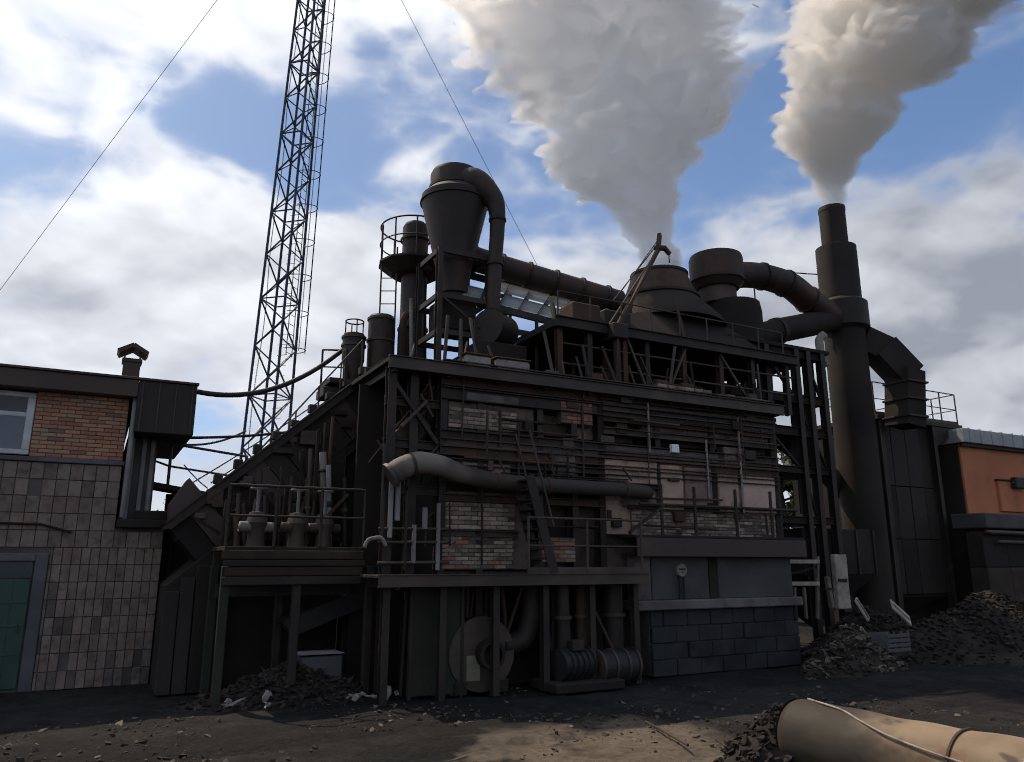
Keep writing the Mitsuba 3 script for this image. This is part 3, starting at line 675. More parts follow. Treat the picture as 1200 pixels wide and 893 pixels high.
part(gp, 'sheet', dent(box((4.874, 12.75, .05), (5.764, 12.79, PZ - .22)).subdivide().subdivide(), 0.02, 2), 'green_black')
part(gp, 'frame', cat(box((4.874 - .05, 12.72, 0), (4.874 + .0, 12.8, PZ - .2)), box((5.764, 12.72, 0), (5.764 + .06, 12.8, PZ - .2))), 'dark_steel')

# pipes, rods, cleats and small boxes crowding the front
cl = random.Random(31)
CM = ['dark_steel', 'soot', 'rusty_steel', 'worn_steel', 'rusty_black']
for k in range(28):
    x, z = cl.uniform(LX, RX - .3), cl.uniform(2.1, DZ - .2)
    L_ = cl.uniform(.3, 1.5)
    y = PY - cl.uniform(.1, .3)
    if cl.random() < .5:
        part(fb, 'small_pipe', rod((x, y, z), (x + cl.uniform(-.03, .03), y, min(z + L_, DZ - .2)), cl.uniform(.012, .035), 8), cl.choice(CM), True)
    else:
        part(fb, 'small_pipe', rod((x, y, z), (min(x + L_ * 1.6, RX), y, z + cl.uniform(-.05, .05)), cl.uniform(.012, .03), 8), cl.choice(CM), True)
for k in range(30):
    x = cl.uniform(4.4, MX + .2)
    y = cl.uniform(12.6, 13.3)
    h = cl.uniform(.4, PZ - .25)
    if cl.random() < .6:
        part(fb, 'under_pipe', rod((x, y, 0 if cl.random() < .5 else PZ - .2 - h), (x + cl.uniform(-.15, .15), y, PZ - .2), cl.uniform(.02, .07), 8), cl.choice(CM), True)
    else:
        part(fb, 'under_brace', bar((x, y, cl.uniform(.1, .7)), (x + cl.uniform(-.9, .9), y, PZ - .25), .05, .05), cl.choice(CM))
for k in range(24):
    x = cl.uniform(4.4, LX + .1)
    z = cl.uniform(2.2, DZ - .6)
    part(fb, 'bay_rod', bar((x, cl.uniform(13.0, 14.3), z), (x + cl.uniform(-.5, .5), 13.2, z + cl.uniform(.2, .9)), .035, .035), cl.choice(CM))
for k in range(14):
    x = cl.uniform(LX, RX - .4)
    w, h, d_ = cl.uniform(.15, .5), cl.uniform(.1, .4), cl.uniform(.1, .3)
    part(fb, 'deck_box', box((x, PY + .05, DZ + .002), (x + w, PY + .05 + d_, DZ + h), .02), cl.choice(CM))
for k in range(22):
    x = cl.uniform(LX, RX)
    part(fb, 'deck_rod', rod((x, PY + cl.uniform(-.1, .2), DZ), (x + cl.uniform(-.25, .25), PY + cl.uniform(0, .4), DZ + cl.uniform(.4, 1.25)), cl.uniform(.015, .04), 8), cl.choice(CM), True)
# ---------------------------------------------------------------- on the furnace deck, left: cyclone, vessel, tanks
cy = thing('cyclone_separator', 'big rusty black cyclone cone with a capped drum and a bent outlet pipe', 'cyclone')
C = V((6.848, 15.839, 9.356))
zc = lambda v: hitz[v]
hitz = {195: 11.533, 200: 11.418, 216: 11.097, 219: 11.029, 228: 10.847, 240: 10.689, 329: 8.728, 345: 8.385}
R1, R0, RT = 0.810, 0.365, 0.607
part(cy, 'cone', lathe([(0.01, zc(345) - .02), (R0 * .92, zc(345)), (R0, zc(329)), (R1, zc(240)), (R1, zc(228)), (RT * 1.02, zc(219)), (0.01, zc(219))], C[:2], 64), 'cyclone_steel', 30)
part(cy, 'seam_ring', cat(lathe([(R1 + .005, zc(240) - .02), (R1 + .035, zc(240) - .01), (R1 + .035, zc(240) + .02), (R1 + .005, zc(240) + .03)], C[:2], 64), lathe([(R0 + .2, zc(329) + .42), (R0 + .235, zc(329) + .42), (R0 + .235, zc(329) + .46), (R0 + .2, zc(329) + .46)], C[:2], 64)), 'dark_steel', 30)
dr1 = part(cy, 'drum', lathe([(0.01, zc(219) + .005), (RT, zc(219) + .005), (RT, zc(200)), (RT * .93, zc(195) - .01), (RT * .6, zc(195) + .03), (0.01, zc(195) + .05)], C[:2], 64), 'cyclone_steel', 30)
part(dr1, 'rim', lathe([(RT, zc(219)), (RT + .04, zc(219)), (RT + .04, zc(216)), (RT, zc(216))], C[:2], 64), 'dark_steel', 30)
part(dr1, 'vent_stub', rod((C[0], C[1], zc(195)), (C[0], C[1], zc(195) + .18), .05), 'dark_steel', True)
o = [(6.849, 15.612, 11.197), (7.136, 15.346, 11.099), (7.369, 15.166, 10.871), (7.569, 15.059, 10.516), (7.607, 15.039, 10.120), (7.581, 15.110, 9.018), (7.579, 15.224, 7.749)]
part(cy, 'outlet_pipe', sweep(o, [.34, .37, .29, .22, .18, .165, .165], 22, 8), 'cyclone_steel', True)
for k in (4, 5):
    part(cy, 'pipe_flange', rod(V(o[k]) - V(0, 0, .03), V(o[k]) + V(0, 0, .03), .21, 20), 'dark_steel')
legs = [(-.62, -.62), (.62, -.62), (-.62, .62), (.62, .62)]
for a, b in legs:
    part(cy, 'leg', ibeam((C[0] + a, C[1] + b, DZ), (C[0] + a, C[1] + b, zc(329) + .5), 0.15, 0.12, 0.014, (0, 1, 0)), 'dark_steel')
for z in (zc(345) - .3, zc(345) - 1.15, zc(329) + .45):
    for (a, b), (a2, b2) in ((legs[0], legs[1]), (legs[1], legs[3]), (legs[3], legs[2]), (legs[2], legs[0])):
        part(cy, 'ring_beam', bar((C[0] + a, C[1] + b, z), (C[0] + a2, C[1] + b2, z), 0.07, 0.12), 'dark_steel')
part(cy, 'brace', bar((C[0] - .62, C[1] - .64, DZ + .2), (C[0] + .62, C[1] - .64, zc(345) - 1.2), 0.05), 'dark_steel')
part(cy, 'brace', bar((C[0] + .62, C[1] - .66, zc(345) - 1.1), (C[0] - .62, C[1] - .66, zc(345) - .3), 0.05), 'dark_steel')
part(cy, 'dust_box', box((C[0] - .45, C[1] - .45, zc(345) - 1.0), (C[0] + .4, C[1] + .4, zc(345) - .25), 0.03), 'soot')
part(cy, 'drop_tube', rod((C[0], C[1], zc(345) - .27), (C[0], C[1], zc(345) + .02), R0 * .8, 24), 'dark_steel', True)
bh = thing('blower_housing', 'dark scroll housing at the foot of the bent cyclone pipe', 'blower')
B = V((7.633, 15.195, 7.377))
part(bh, 'scroll', sweep([B + V(-.3, -.2, .05), B + V(.3, .15, .05)], .42, 30, 0), 'dark_steel', 40)
part(bh, 'top_flange', box(B + V(-.25, -.25, .40), B + V(.25, .25, .52), 0.02), 'soot')
part(bh, 'base', box((B[0] - .6, B[1] - .45, DZ), (B[0] + .6, B[1] + .45, B[2] - .36), 0.02), 'soot')
for k, (u, lbl) in enumerate((((6.232, 14.354, 6.315), 'pale rusty sheet box on the deck edge under the cyclone, left of a pair'), ((7.005, 14.057, 6.323), 'pale rusty sheet box on the deck edge under the cyclone, right of a pair'))):
    t = thing('sheet_box', lbl, 'box', 'pale boxes on the deck edge')
    w = (.28, .38)[k]
    part(t, 'body', dent(box((u[0] - w, PY - .1, DZ + .003), (u[0] + w, PY + .5, DZ + .30), 0.04).subdivide().subdivide(), .02, 2), 'pale_sheet')
    part(t, 'lid', box((u[0] - w - .02, PY - .12, DZ + .30), (u[0] + w + .02, PY + .52, DZ + .33), 0.01), 'rusty_steel')
# vessel with its round platform
vs = thing('upright_vessel', 'dark upright cylindrical vessel with a railed platform behind the cyclone', 'vessel')
D0 = V((6.513, 17.603, 9.004))
vr, vz1 = 0.332, 10.822
part(vs, 'shell', lathe([(.01, DZ), (vr * 1.05, DZ), (vr * 1.05, DZ + 2.0), (vr, DZ + 2.1), (vr, vz1 - .12), (vr * .8, vz1), (.01, vz1 + .06)], D0[:2], 40), 'cyclone_steel', 30)
for z in (DZ + 1.2, DZ + 2.05, vz1 - .5):
    part(vs, 'hoop', lathe([(vr * 1.05, z), (vr * 1.05 + .04, z), (vr * 1.05 + .04, z + .05), (vr * 1.05, z + .05)], D0[:2], 40), 'dark_steel', 30)
pz = 9.656
part(vs, 'platform', lathe([(vr + .02, pz - .3), (vr + .25, pz - .3), (vr + .6, pz - .05), (vr + .6, pz), (vr + .02, pz)], D0[:2], 12), 'dark_steel')
pl = part(vs, 'platform_railing', cat(hoop((D0[0], D0[1], pz + 1.0), vr + .56, .022, 40), hoop((D0[0], D0[1], pz + .52), vr + .56, .018, 40)), 'worn_steel', True)
for k in range(10):
    a = 2 * math.pi * k / 10
    part(pl, 'post', rod((D0[0] + (vr + .56) * math.cos(a), D0[1] + (vr + .56) * math.sin(a), pz), (D0[0] + (vr + .56) * math.cos(a), D0[1] + (vr + .56) * math.sin(a), pz + 1.0), .022), 'worn_steel', True)
lx, ly = (5.668, 17.712, 8.895)[:2]
ld = part(vs, 'ladder', cat(rod((lx, ly, DZ - .6), (lx, ly, pz + 1.0), .022), rod((lx + .34, ly - .18, DZ - .6), (lx + .34, ly - .18, pz + .4), .022)), 'worn_steel', True)
for k in range(12):
    z = DZ - .4 + k * (pz - DZ + .3) / 12
    part(ld, 'rung', rod((lx, ly, z), (lx + .34, ly - .18, z), .014), 'worn_steel', True)
part(vs, 'side_pipe', sweep([(6.611, 17.098, 8.363), (6.118, 17.133, 8.075), (6.062, 17.163, 7.465), (6.081, 17.153, 6.820)], .09, 14, 6), 'rusty_steel', True)
part(vs, 'side_pipe', rod((6.218, 16.967, 8.526), (6.262, 16.944, 6.901), .05, 10), 'pale_post', True)
part(vs, 'side_pipe', rod((6.449, 16.731, 8.933), (6.497, 16.705, 6.874), .06, 10), 'dark_steel', True)
part(vs, 'side_pipe', rod((6.268, 16.600, 7.348), (6.038, 16.723, 6.593), .05, 10), 'pale_post', True)
for nm, lab, u0, u1, v1, v0, d, taper in (('tank', 'low riveted tank left of the upright vessel', 431, 461, 371, 440, 17.9, .96), ('hopper', 'small cone bottomed hopper at the head of the conveyor', 401, 427, 392, 445, 17.6, .55)):
    t = thing(nm, lab, nm)
    P = V((5.590, 17.301, 7.435)) if nm == 'tank' else V((4.934, 17.310, 7.031))
    r = (0.312 if nm == 'tank' else 0.265)
    z1, z0 = (8.065, 6.583) if nm == 'tank' else (7.517, 6.365)
    zm = z0 + (z1 - z0) * (.1 if nm == 'tank' else .45)
    part(t, 'shell', lathe([(.01, z0), (r * taper, z0), (r, zm), (r, z1 - .05), (r * .9, z1), (.01, z1 + .02)], P[:2], 32), 'cyclone_steel', 30)
    for z in (z1 - .12, (zm + z1) / 2):
        part(t, 'band', lathe([(r, z), (r + .03, z), (r + .03, z + .05), (r, z + .05)], P[:2], 32), 'worn_steel', 30)
    if nm == 'hopper':
        part(t, 'hoop_rail', cat(hoop((P[0], P[1], z1 + .32), r * .8, .018, 28), *[rod((P[0] + r * .8 * math.cos(a), P[1] + r * .8 * math.sin(a), z1), (P[0] + r * .8 * math.cos(a), P[1] + r * .8 * math.sin(a), z1 + .32), .016) for a in (0, 1.6, 3.1, 4.7)]), 'worn_steel', True)
    for a in (0.6, 2.2, 3.8, 5.3):
        part(t, 'leg', rod((P[0] + r * .8 * math.cos(a), P[1] + r * .8 * math.sin(a), DZ - (.05 if nm == 'tank' else .9)), (P[0] + r * .8 * math.cos(a), P[1] + r * .8 * math.sin(a), zm), .04), 'dark_steel', True)
# sloping duct and the glazed gallery roof
dt = thing('sloping_duct', 'long dark round duct sloping down from the cyclone to the furnace hood', 'duct')
q = [V((7.155, 16.129, 9.545)), V((8.450, 15.893, 9.325)), V((9.839, 15.721, 9.129)), V((11.454, 15.542, 8.856))]
part(dt, 'duct', sweep([q[0], q[3]], .30, 26, 0), 'cyclone_steel', 40)
dd = (q[3] - q[0]) / np.linalg.norm(q[3] - q[0])
for k in range(6):
    p = q[0] + (q[3] - q[0]) * (k + .4) / 6
    part(dt, 'flange', rod(p, p + dd * .05, .345, 26), 'dark_steel')
part(dt, 'handrail', rod(q[0] + V(0, .3, .5), q[0] + (q[3] - q[0]) * .45 + V(0, .3, .46), .018), 'worn_steel', True)
for k in range(4):
    p = q[0] + (q[3] - q[0]) * k * .15 + V(0, .3, .26)
    part(dt, 'handrail_post', rod(p, p + V(0, 0, .24), .016), 'worn_steel', True)
gl = thing('gallery_roof', 'sloping steel framed roof with milky sheets beneath the long duct', 'roof')
A0, B0, A1, B1 = V((7.558, 16.594, 9.267)), V((11.426, 15.897, 8.675)), V((6.885, 15.480, 8.173)), V((10.146, 14.992, 7.703))
for a, b, w in ((A0, B0, .16), (A1, B1, .16), ((A0 + A1) / 2, (B0 + B1) / 2, .08)):
    part(gl, 'purlin', bar(a, b, 0.09, w), 'dark_steel')
for k in range(8):
    a, b = A0 + (B0 - A0) * k / 7, A1 + (B1 - A1) * k / 7
    part(gl, 'rafter', bar(a, b, 0.07, 0.10), 'dark_steel')
    if k < 7:
        a2, b2 = A0 + (B0 - A0) * (k + 1) / 7, A1 + (B1 - A1) * (k + 1) / 7
        up = V(0, 0, .075)
        for f0, f1 in ((0.03, .48), (.52, .97)):
            if (k, f0) in ((1, .52), (0, .03)):
                continue
            c = [a + (b - a) * f0, a2 + (b2 - a2) * f0, a2 + (b2 - a2) * f1, a + (b - a) * f1]
            ctr = sum(c) / 4
            c = [ctr + (x - ctr) * .95 + up for x in c]
            m = trimesh.Trimesh(c + [x + V(0, 0, .006) for x in c], [(0, 1, 2), (0, 2, 3), (4, 6, 5), (4, 7, 6)] + [t for i in range(4) for t in ((i, i + 4, (i + 1) % 4), ((i + 1) % 4, i + 4, (i + 1) % 4 + 4))], process=False)
            part(gl, 'sheet', m, 'milky_sheet')
for k in (0, 2, 4, 6, 7):
    b = A1 + (B1 - A1) * k / 7
    part(gl, 'post', rod((b[0], b[1], DZ), b, .045), 'dark_steel', True)
    a = A0 + (B0 - A0) * k / 7
    part(gl, 'post', rod((a[0], a[1], DZ), a, .045), 'dark_steel', True)
part(gl, 'tie', bar(A1 + V(0, 0, -.55), B1 + V(0, 0, -.35), .08, .12), 'dark_steel')

# ---------------------------------------------------------------- furnace top house, hood and stack
th = thing('furnace_top_house', 'open sided black top storey with sloping hood roof over the right half of the furnace', 'shed')
RZ = 7.275
hx0, hx1 = 8.377, 15.481
part(th, 'roof_slab', box((hx0, 13.6, RZ), (hx1, 18.4, RZ + .16), 0.01), 'soot')
part(th, 'eaves_beam', ibeam((hx0 - .1, 13.55, RZ + .03), (hx1 + .1, 13.55, RZ + .03), 0.24, 0.12, 0.016), 'dark_steel')
S = V((12.914, 15.672, 9.480))
top = [(S[0] + a * 1.25, S[1] + b * 1.1, 8.357) for a, b in ((-1, -1), (1, -1), (1, 1), (-1, 1))]
bot = [(hx0 + .3, 13.8, RZ + .162), (hx1 - .7, 13.8, RZ + .162), (hx1 - .7, 18.2, RZ + .162), (hx0 + .3, 18.2, RZ + .162)]
hood = trimesh.convex.convex_hull(np.array(top + bot))
part(th, 'hood', hood, 'soot')
rc = random.Random(17)
for k in range(16):
    x, y = rc.uniform(hx0 + .2, hx1 - .5), rc.uniform(13.7, 14.6)
    if k % 2:
        part(th, 'roof_pipe', rod((x, y, RZ + .1), (x + rc.uniform(-.3, .3), y + .4, RZ + rc.uniform(.5, 1.3)), rc.uniform(.03, .07), 10), rc.choice(['dark_steel', 'rusty_steel', 'soot']), True)
    else:
        part(th, 'roof_box', box((x, y, RZ + .14), (x + rc.uniform(.3, .9), y + .6, RZ + rc.uniform(.35, .8)), .03), rc.choice(['soot', 'dark_steel', 'rusty_black']))
part(th, 'roof_rail', rod((hx0, 13.62, RZ + .75), (hx1 - .3, 13.62, RZ + .75), .018), 'worn_steel', True)
for k in range(9):
    x = hx0 + (hx1 - .3 - hx0) * k / 8
    part(th, 'roof_rail_post', rod((x, 13.62, RZ + .16), (x, 13.62, RZ + .75), .018), 'worn_steel', True)
for u in (8.435, 9.209, 10.162, 10.794, 11.882, 13.038, 14.090, 15.285):
    part(th, 'column', ibeam((u, 13.7, DZ), (u, 13.7, RZ - .1), .14, .12, .014, (0, 1, 0)), rnd.choice(['dark_steel', 'rusty_steel']))
for ua, ub in ((10.215, 10.784), (11.922, 11.276), (12.996, 13.997)):
    part(th, 'brace', bar((ua, 13.62, RZ - .1), (ub, 13.62, DZ + .05), .05, .05), 'worn_steel')
part(th, 'rear_screen', box((hx0 + .6, 17.6, DZ), (hx1, 17.66, RZ - .02)), 'soot')
part(th, 'mid_rail', rod((hx0, 13.66, DZ + .55), (hx1, 13.66, DZ + .55), .025), 'worn_steel', True)
part(th, 'top_rail', rod((hx0, 13.66, DZ + 1.0), (hx1, 13.66, DZ + 1.0), .025), 'worn_steel', True)
# machines and pipes standing in that storey
names = [('valve_box', 'box'), ('gear_case', 'gearbox'), ('pump_unit', 'pump')]
pos = ['nearest the jib crane', 'second from the jib crane', 'third from the jib crane', 'fourth from the jib crane', 'fifth from the jib crane', 'farthest right on the furnace deck']
for k in range(6):
    x = hx0 + .5 + k * (hx1 - hx0 - 1.2) / 5 + rnd.uniform(-.15, .15)
    w, h = rnd.uniform(.3, .6), rnd.uniform(.45, .95)
    t = thing('winch_unit', f'sooty winch housing under the top house roof, {pos[k]}', 'winch', 'winch housings along the furnace deck')
    y = 14.1 + rnd.uniform(0, .5)
    part(t, 'body', box((x, y, DZ + .12), (x + w, y + .6, DZ + h), .03), rnd.choice(['soot', 'dark_steel', 'rusty_steel']))
    part(t, 'drum', sweep([(x + w, y + .3, DZ + h * .55), (x + w + .35, y + .3, DZ + h * .55)], h * .3, 20, 0), 'worn_steel', 40)
    part(t, 'skid', box((x - .05, y - .05, DZ + .002), (x + w + .4, y + .65, DZ + .12), .015), 'soot')
    part(t, 'riser', rod((x + w * .4, y + .2, DZ + h), (x + w * .4, y + .2, RZ), rnd.uniform(.03, .09), 12), rnd.choice(['rusty_steel', 'dark_steel', 'pale_post']), True)
fs = thing('furnace_stack', 'squat flared rusty stack mouth pouring out the cream smoke', 'stack')
sr0, sr1, sz1, sz0 = 0.981, 0.753, 9.877, 8.405
szm = 9.160
part(fs, 'skirt', lathe([(sr0 * 1.75, sz0 - .1), (sr0 * 1.65, sz0 + .1), (sr0 * 1.04, szm - .01), (sr0 * .9, szm)], S[:2], 56), 'soot', 30)
part(fs, 'shell', lathe([(sr0, szm - .1), (sr0, szm + .05), (sr1, sz1), (sr1 - .06, sz1), (sr0 - .08, szm)], S[:2], 56), 'rusty_black', 30)
part(fs, 'rim', lathe([(sr1 - .02, sz1 - .05), (sr1 + .04, sz1 - .04), (sr1 + .04, sz1 + .03), (sr1 - .08, sz1 + .03)], S[:2], 56), 'dark_steel', 30)
part(fs, 'base_ring', lathe([(sr0, szm - .02), (sr0 + .1, szm - .02), (sr0 + .1, szm + .05), (sr0, szm + .05)], S[:2], 56), 'dark_steel', 30)
# jib crane
jc = thing('jib_crane', 'slim leaning jib crane with a crooked head before the smoking stack', 'crane')
f0, f1 = V((9.829, 13.500, 7.315)), V((12.037, 14.600, 10.080))
part(jc, 'boom', bar(f0, f1, .08, .09), 'rusty_steel')
part(jc, 'boom_brace', rod((9.647, 13.500, 7.409), (11.493, 14.400, 9.460), .022), 'worn_steel', True)
part(jc, 'head', cat(bar(f1, (12.283, 14.800, 10.638), .10, .12), bar((11.973, 14.620, 10.145), (12.282, 14.620, 10.184), .13, .1), bar((12.255, 14.620, 10.202), (12.443, 14.620, 10.049), .09, .09)), 'rusty_steel')
part(jc, 'hook_line', rod((12.414, 14.620, 10.043), (12.414, 14.620, 9.806), .015), 'cable_rubber', True)
part(jc, 'stay', rod((10.437, 14.400, 8.382), (12.028, 14.650, 10.215), .016), 'worn_steel', True)
part(jc, 'stay', rod((10.806, 14.800, 8.612), (12.165, 14.700, 10.454), .012), 'worn_steel', True)
part(jc, 'foot', cat(box(f0 + V(-.2, -.2, -.25), f0 + V(.2, .2, .1), .02), rod((f0[0], f0[1], DZ), (f0[0], f0[1], f0[2]), .08)), 'dark_steel')

# ---------------------------------------------------------------- scrubber drum and ducts to the chimney
sd = thing('scrubber_drum', 'wide capped round drum on a narrower neck right of the smoking stack', 'scrubber')
W = V((14.670, 15.304, 9.917))
z_ = [10.584, 9.714, 9.259, 8.166]
w1, w2, w3 = 0.747, 0.515, 0.808
part(sd, 'drum', lathe([(.01, z_[1]), (w1 * .8, z_[1] - .05), (w1, z_[1] + .14), (w1, z_[0] - .05), (w1 * .96, z_[0] + .05), (.01, z_[0] + .12)], W[:2], 56), 'cyclone_steel', 30)
part(sd, 'neck', lathe([(w2, z_[2] - .05), (w2, z_[1] + .01)], W[:2], 56), 'rusty_pale', 30)
part(sd, 'hoop', lathe([(w1, z_[1] + .14), (w1 + .04, z_[1] + .14), (w1 + .04, z_[1] + .2), (w1, z_[1] + .2)], W[:2], 56), 'dark_steel', 30)
W2 = V((15.052, 15.214, 8.692))
part(sd, 'body', lathe([(w3, RZ + .15), (w3 * 1.02, z_[2] - .3), (w3 * .96, z_[2] - .02), (.01, z_[2])], W2[:2], 56), 'soot', 30)
ca = thing('curved_duct', 'fat dark duct arching from the scrubber drum down to the chimney', 'duct')
cp = [(14.964, 15.261, 10.109), (16.192, 15.061, 10.263), (17.086, 15.039, 10.204), (18.119, 15.169, 9.913), (19.259, 15.242, 9.489)]
part(ca, 'duct', sweep(cp, [.37, .37, .38, .39, .40], 26, 10), 'cyclone_steel', True)
for k in (1, 2, 3):
    g = V(cp[k + 1]) - V(cp[k - 1]); g /= np.linalg.norm(g)
    part(ca, 'flange', rod(V(cp[k]) - g * .03, V(cp[k]) + g * .03, (.41, .42, .43)[k - 1], 26), 'dark_steel')
cb = thing('lower_duct', 'second dark duct rising from the top house roof to the chimney', 'duct')
part(cb, 'duct', sweep([(14.957, 15.039, 8.088), (16.683, 15.140, 8.707), (19.352, 15.193, 9.489)], [.36, .36, .36], 26, 0), 'soot', 40)
part(cb, 'flange', rod((16.606, 15.135, 8.670), (16.758, 15.145, 8.720), .40, 26), 'dark_steel')
railing('duct_railing', 'thin railing behind the curved duct against the sky', [(17.270, 16.413, 10.132), (20.001, 16.094, 10.366)], 1.0, 1.3, 'dark_steel', .02, False)
ch = thing('tall_chimney', 'tall slender stepped black chimney with smoke at its top', 'chimney')
K = V((19.791, 15.300, 11.686))
kz = {v: z for v, z in ((245, 13.303), (291, 11.948), (354, 10.146), (386, 9.254), (470, 6.984))}
k1, k2, k3 = 0.397, 0.608, 0.593
part(ch, 'upper_tube', lathe([(k1, kz[291]), (k1, kz[245]), (k1 - .05, kz[245]), (k1 - .05, kz[291])], K[:2], 40), 'soot_rust', 30)
part(ch, 'upper_band', lathe([(k1, kz[245] - .12), (k1 + .012, kz[245] - .12), (k1 + .012, kz[245] + .01), (k1 - .02, kz[245] + .01)], K[:2], 40), 'dark_steel', 30)
part(ch, 'middle_tube', lathe([(k3, kz[354]), (k2, kz[354] + .1), (k2, kz[291] - .02), (k2 - .1, kz[291] + .03), (k1 - .02, kz[291] + .05)], K[:2], 40), 'soot_rust', 30)
part(ch, 'lower_tube', lathe([(k3 * 1.0, 0), (k3 * 1.0, kz[470]), (k3 * 1.02, kz[354] + .005)], K[:2], 40), 'soot', 30)
part(ch, 'collar', lathe([(k3 * 1.02, kz[386] - .1), (k3 + .16, kz[386]), (k3 + .16, kz[354] - .1), (k2, kz[354] + .02)], K[:2], 40), 'dark_steel', 30)
part(ch, 'lug', box((K[0] + k2 - .02, K[1] - .05, kz[291] - .3), (K[0] + k2 + .12, K[1] + .05, kz[291] - .05), .01), 'dark_steel')
# ---------------------------------------------------------------- inclined conveyor, bunker and charging deck on the left
cv = thing('inclined_conveyor', 'long dark inclined conveyor gallery climbing from the yard to the furnace top', 'conveyor')
P0, P1 = V((1.125, 15.400, 2.846)), V((5.108, 15.400, 6.419))
dx = P1 - P0
nrm = V(-dx[2], 0, dx[0]); nrm /= np.linalg.norm(nrm)
L = np.linalg.norm(dx); e = dx / L
for y in (15.35, 16.45):
    for o_, s_ in ((0, .16), (-.95, .2)):
        part(cv, 'chord', ibeam(P0 + nrm * o_ + V(0, y - 15.4, 0), P1 + nrm * o_ + V(0, y - 15.4, 0), s_, .12, .016, (0, 0, 1)), 'dark_steel')
n = 13
for k in range(n):
    a, b = P0 + e * (L * k / n + .01), P0 + e * (L * (k + 1) / n - .01)
    for y in (15.42, 16.38):
        off = V(0, y - 15.4, 0)
        c = [a - nrm * .08 + off, b - nrm * .08 + off, b - nrm * .86 + off, a - nrm * .86 + off]
        m = trimesh.convex.convex_hull(np.array([x + V(0, d_, 0) for x in c for d_ in (0, .02)]))
        m.apply_translation((0, rnd.uniform(-.012, .012), 0))
        if y < 16:
            part(cv, 'cladding_sheet', m, rnd.choice(['soot', 'dark_steel', 'roof_tin', 'soot']))
    part(cv, 'cross_tie', bar(a + V(0, -.05, 0) - nrm * .02, a + V(0, 1.05, 0) - nrm * .02, .07, .07), 'dark_steel')
part(cv, 'back_plate', trimesh.convex.convex_hull(np.array([q - nrm * h_ + V(0, d_, 0) for q in (P0, P1) for h_ in (.06, .9) for d_ in (.55, .6)])), 'soot')
part(cv, 'belt', bar(P0 - nrm * .3 + V(0, .5, 0), P1 - nrm * .3 + V(0, .5, 0), .75, .05), 'cable_rubber')
for f in (.26, .5, .76):
    p = P0 + e * L * f - nrm * .9
    for y in (15.5, 16.4):
        part(cv, 'trestle_leg', ibeam((p[0], y, 0), (p[0], y, p[2]), .16, .12, .014, (0, 1, 0)), 'dark_steel')
for f in np.linspace(.05, .95, 11):
    p = P0 + e * L * f + V(0, 1.0, .08)
    part(cv, 'idler_stub', box(p + V(-.08, -.1, 0), p + V(.08, .1, .1 + rnd.uniform(0, .1)), .01), 'dark_steel')
part(cv, 'tail_hood', trimesh.convex.convex_hull(np.array([V(q) + V(0, d_, 0) for q in ((1.158, 15.600, 3.273), (1.436, 15.600, 3.759), (1.786, 15.600, 3.375), (1.728, 15.600, 2.820), (1.201, 15.600, 2.809)) for d_ in (0, .8)])), 'roof_tin')
cr = part(cv, 'walkway_rail', rod(P0 + V(1.0, 1.1, .75), P1 + V(-.2, 1.1, .75), .018), 'worn_steel', True)
for k in range(7):
    p = P0 + V(1.0, 1.1, 0) + (P1 - P0 - V(1.2, 0, 0)) * k / 6
    part(cr, 'post', rod(p, p + V(0, 0, .75), .018), 'worn_steel', True)
# head platform with railing
railing('head_platform_railing', 'small railed landing beside the conveyor head', [(4.364, 17.952, 6.373), (4.780, 17.505, 6.305), (4.599, 16.695, 6.100)], .85, .6, 'dark_steel', .024, False, 1)
hp = thing('head_landing', 'dark steel landing plate at the conveyor head', 'platform')
q0 = V((4.367, 17.951, 6.331))
part(hp, 'plate', box(q0 + V(-.05, -1.0, -.12), q0 + V(1.0, .1, 0), .01), 'dark_steel')
part(hp, 'corbel', cat(bar(q0 + V(.1, -.4, -.12), q0 + V(.7, -.4, -.75), .1, .1), box(q0 + V(-.15, -.9, -.42), q0 + V(.2, -.2, -.2), .02)), 'dark_steel')
part(hp, 'column', ibeam(q0 + V(.85, -.5, -.12), (q0[0] + .85, q0[1] - .5, 0), .16, .12, .014, (0, 1, 0)), 'dark_steel')
# bunker under the conveyor
bk = thing('coal_bunker', 'windowless black steel bunker standing under the conveyor beside the annex', 'bunker')
bx0, bx1 = 1.172, 2.166
zr = lambda x: P0[2] + (x - P0[0]) * dx[2] / dx[0] - 1.15
part(bk, 'side_sheet', box((1.25, 18.3, 0), (4.2, 18.36, 3.660), .01), 'soot')
part(bk, 'core', prism([(bx0 + .02, 0), (4.3, 0), (4.3, zr(4.3)), (bx0 + .02, max(zr(bx0), 1.8))], 15.3, 17.4), 'soot')
xs = np.linspace(bx0, bx1, 5)
for i in range(4):
    z1 = zr(xs[i]) - .02
    part(bk, 'wall_sheet', dent(box((xs[i] + .008, 15.17, 0), (xs[i + 1] - .008, 15.28, z1), .01).subdivide().subdivide(), .012, 1.2, i), rnd.choice(['soot', 'canopy_tin']))
xs = np.linspace(bx1, 4.3, 7)
for i in range(6):
    for z0, z1 in ((2.6, 3.35), (3.36, zr(xs[i]))):
        if z1 > z0 + .1:
            part(bk, 'wall_sheet', box((xs[i] + .01, 15.2 + rnd.uniform(0, .05), z0), (xs[i + 1] - .01, 15.29, z1 - .02), .01), rnd.choice(['soot', 'dark_steel', 'sooty_masonry', 'soot']))
part(bk, 'corner_post', ibeam((bx1 - .02, 15.12, 0), (bx1 - .02, 15.12, 2.6), .14, .12, .014, (0, 1, 0)), 'green_black')
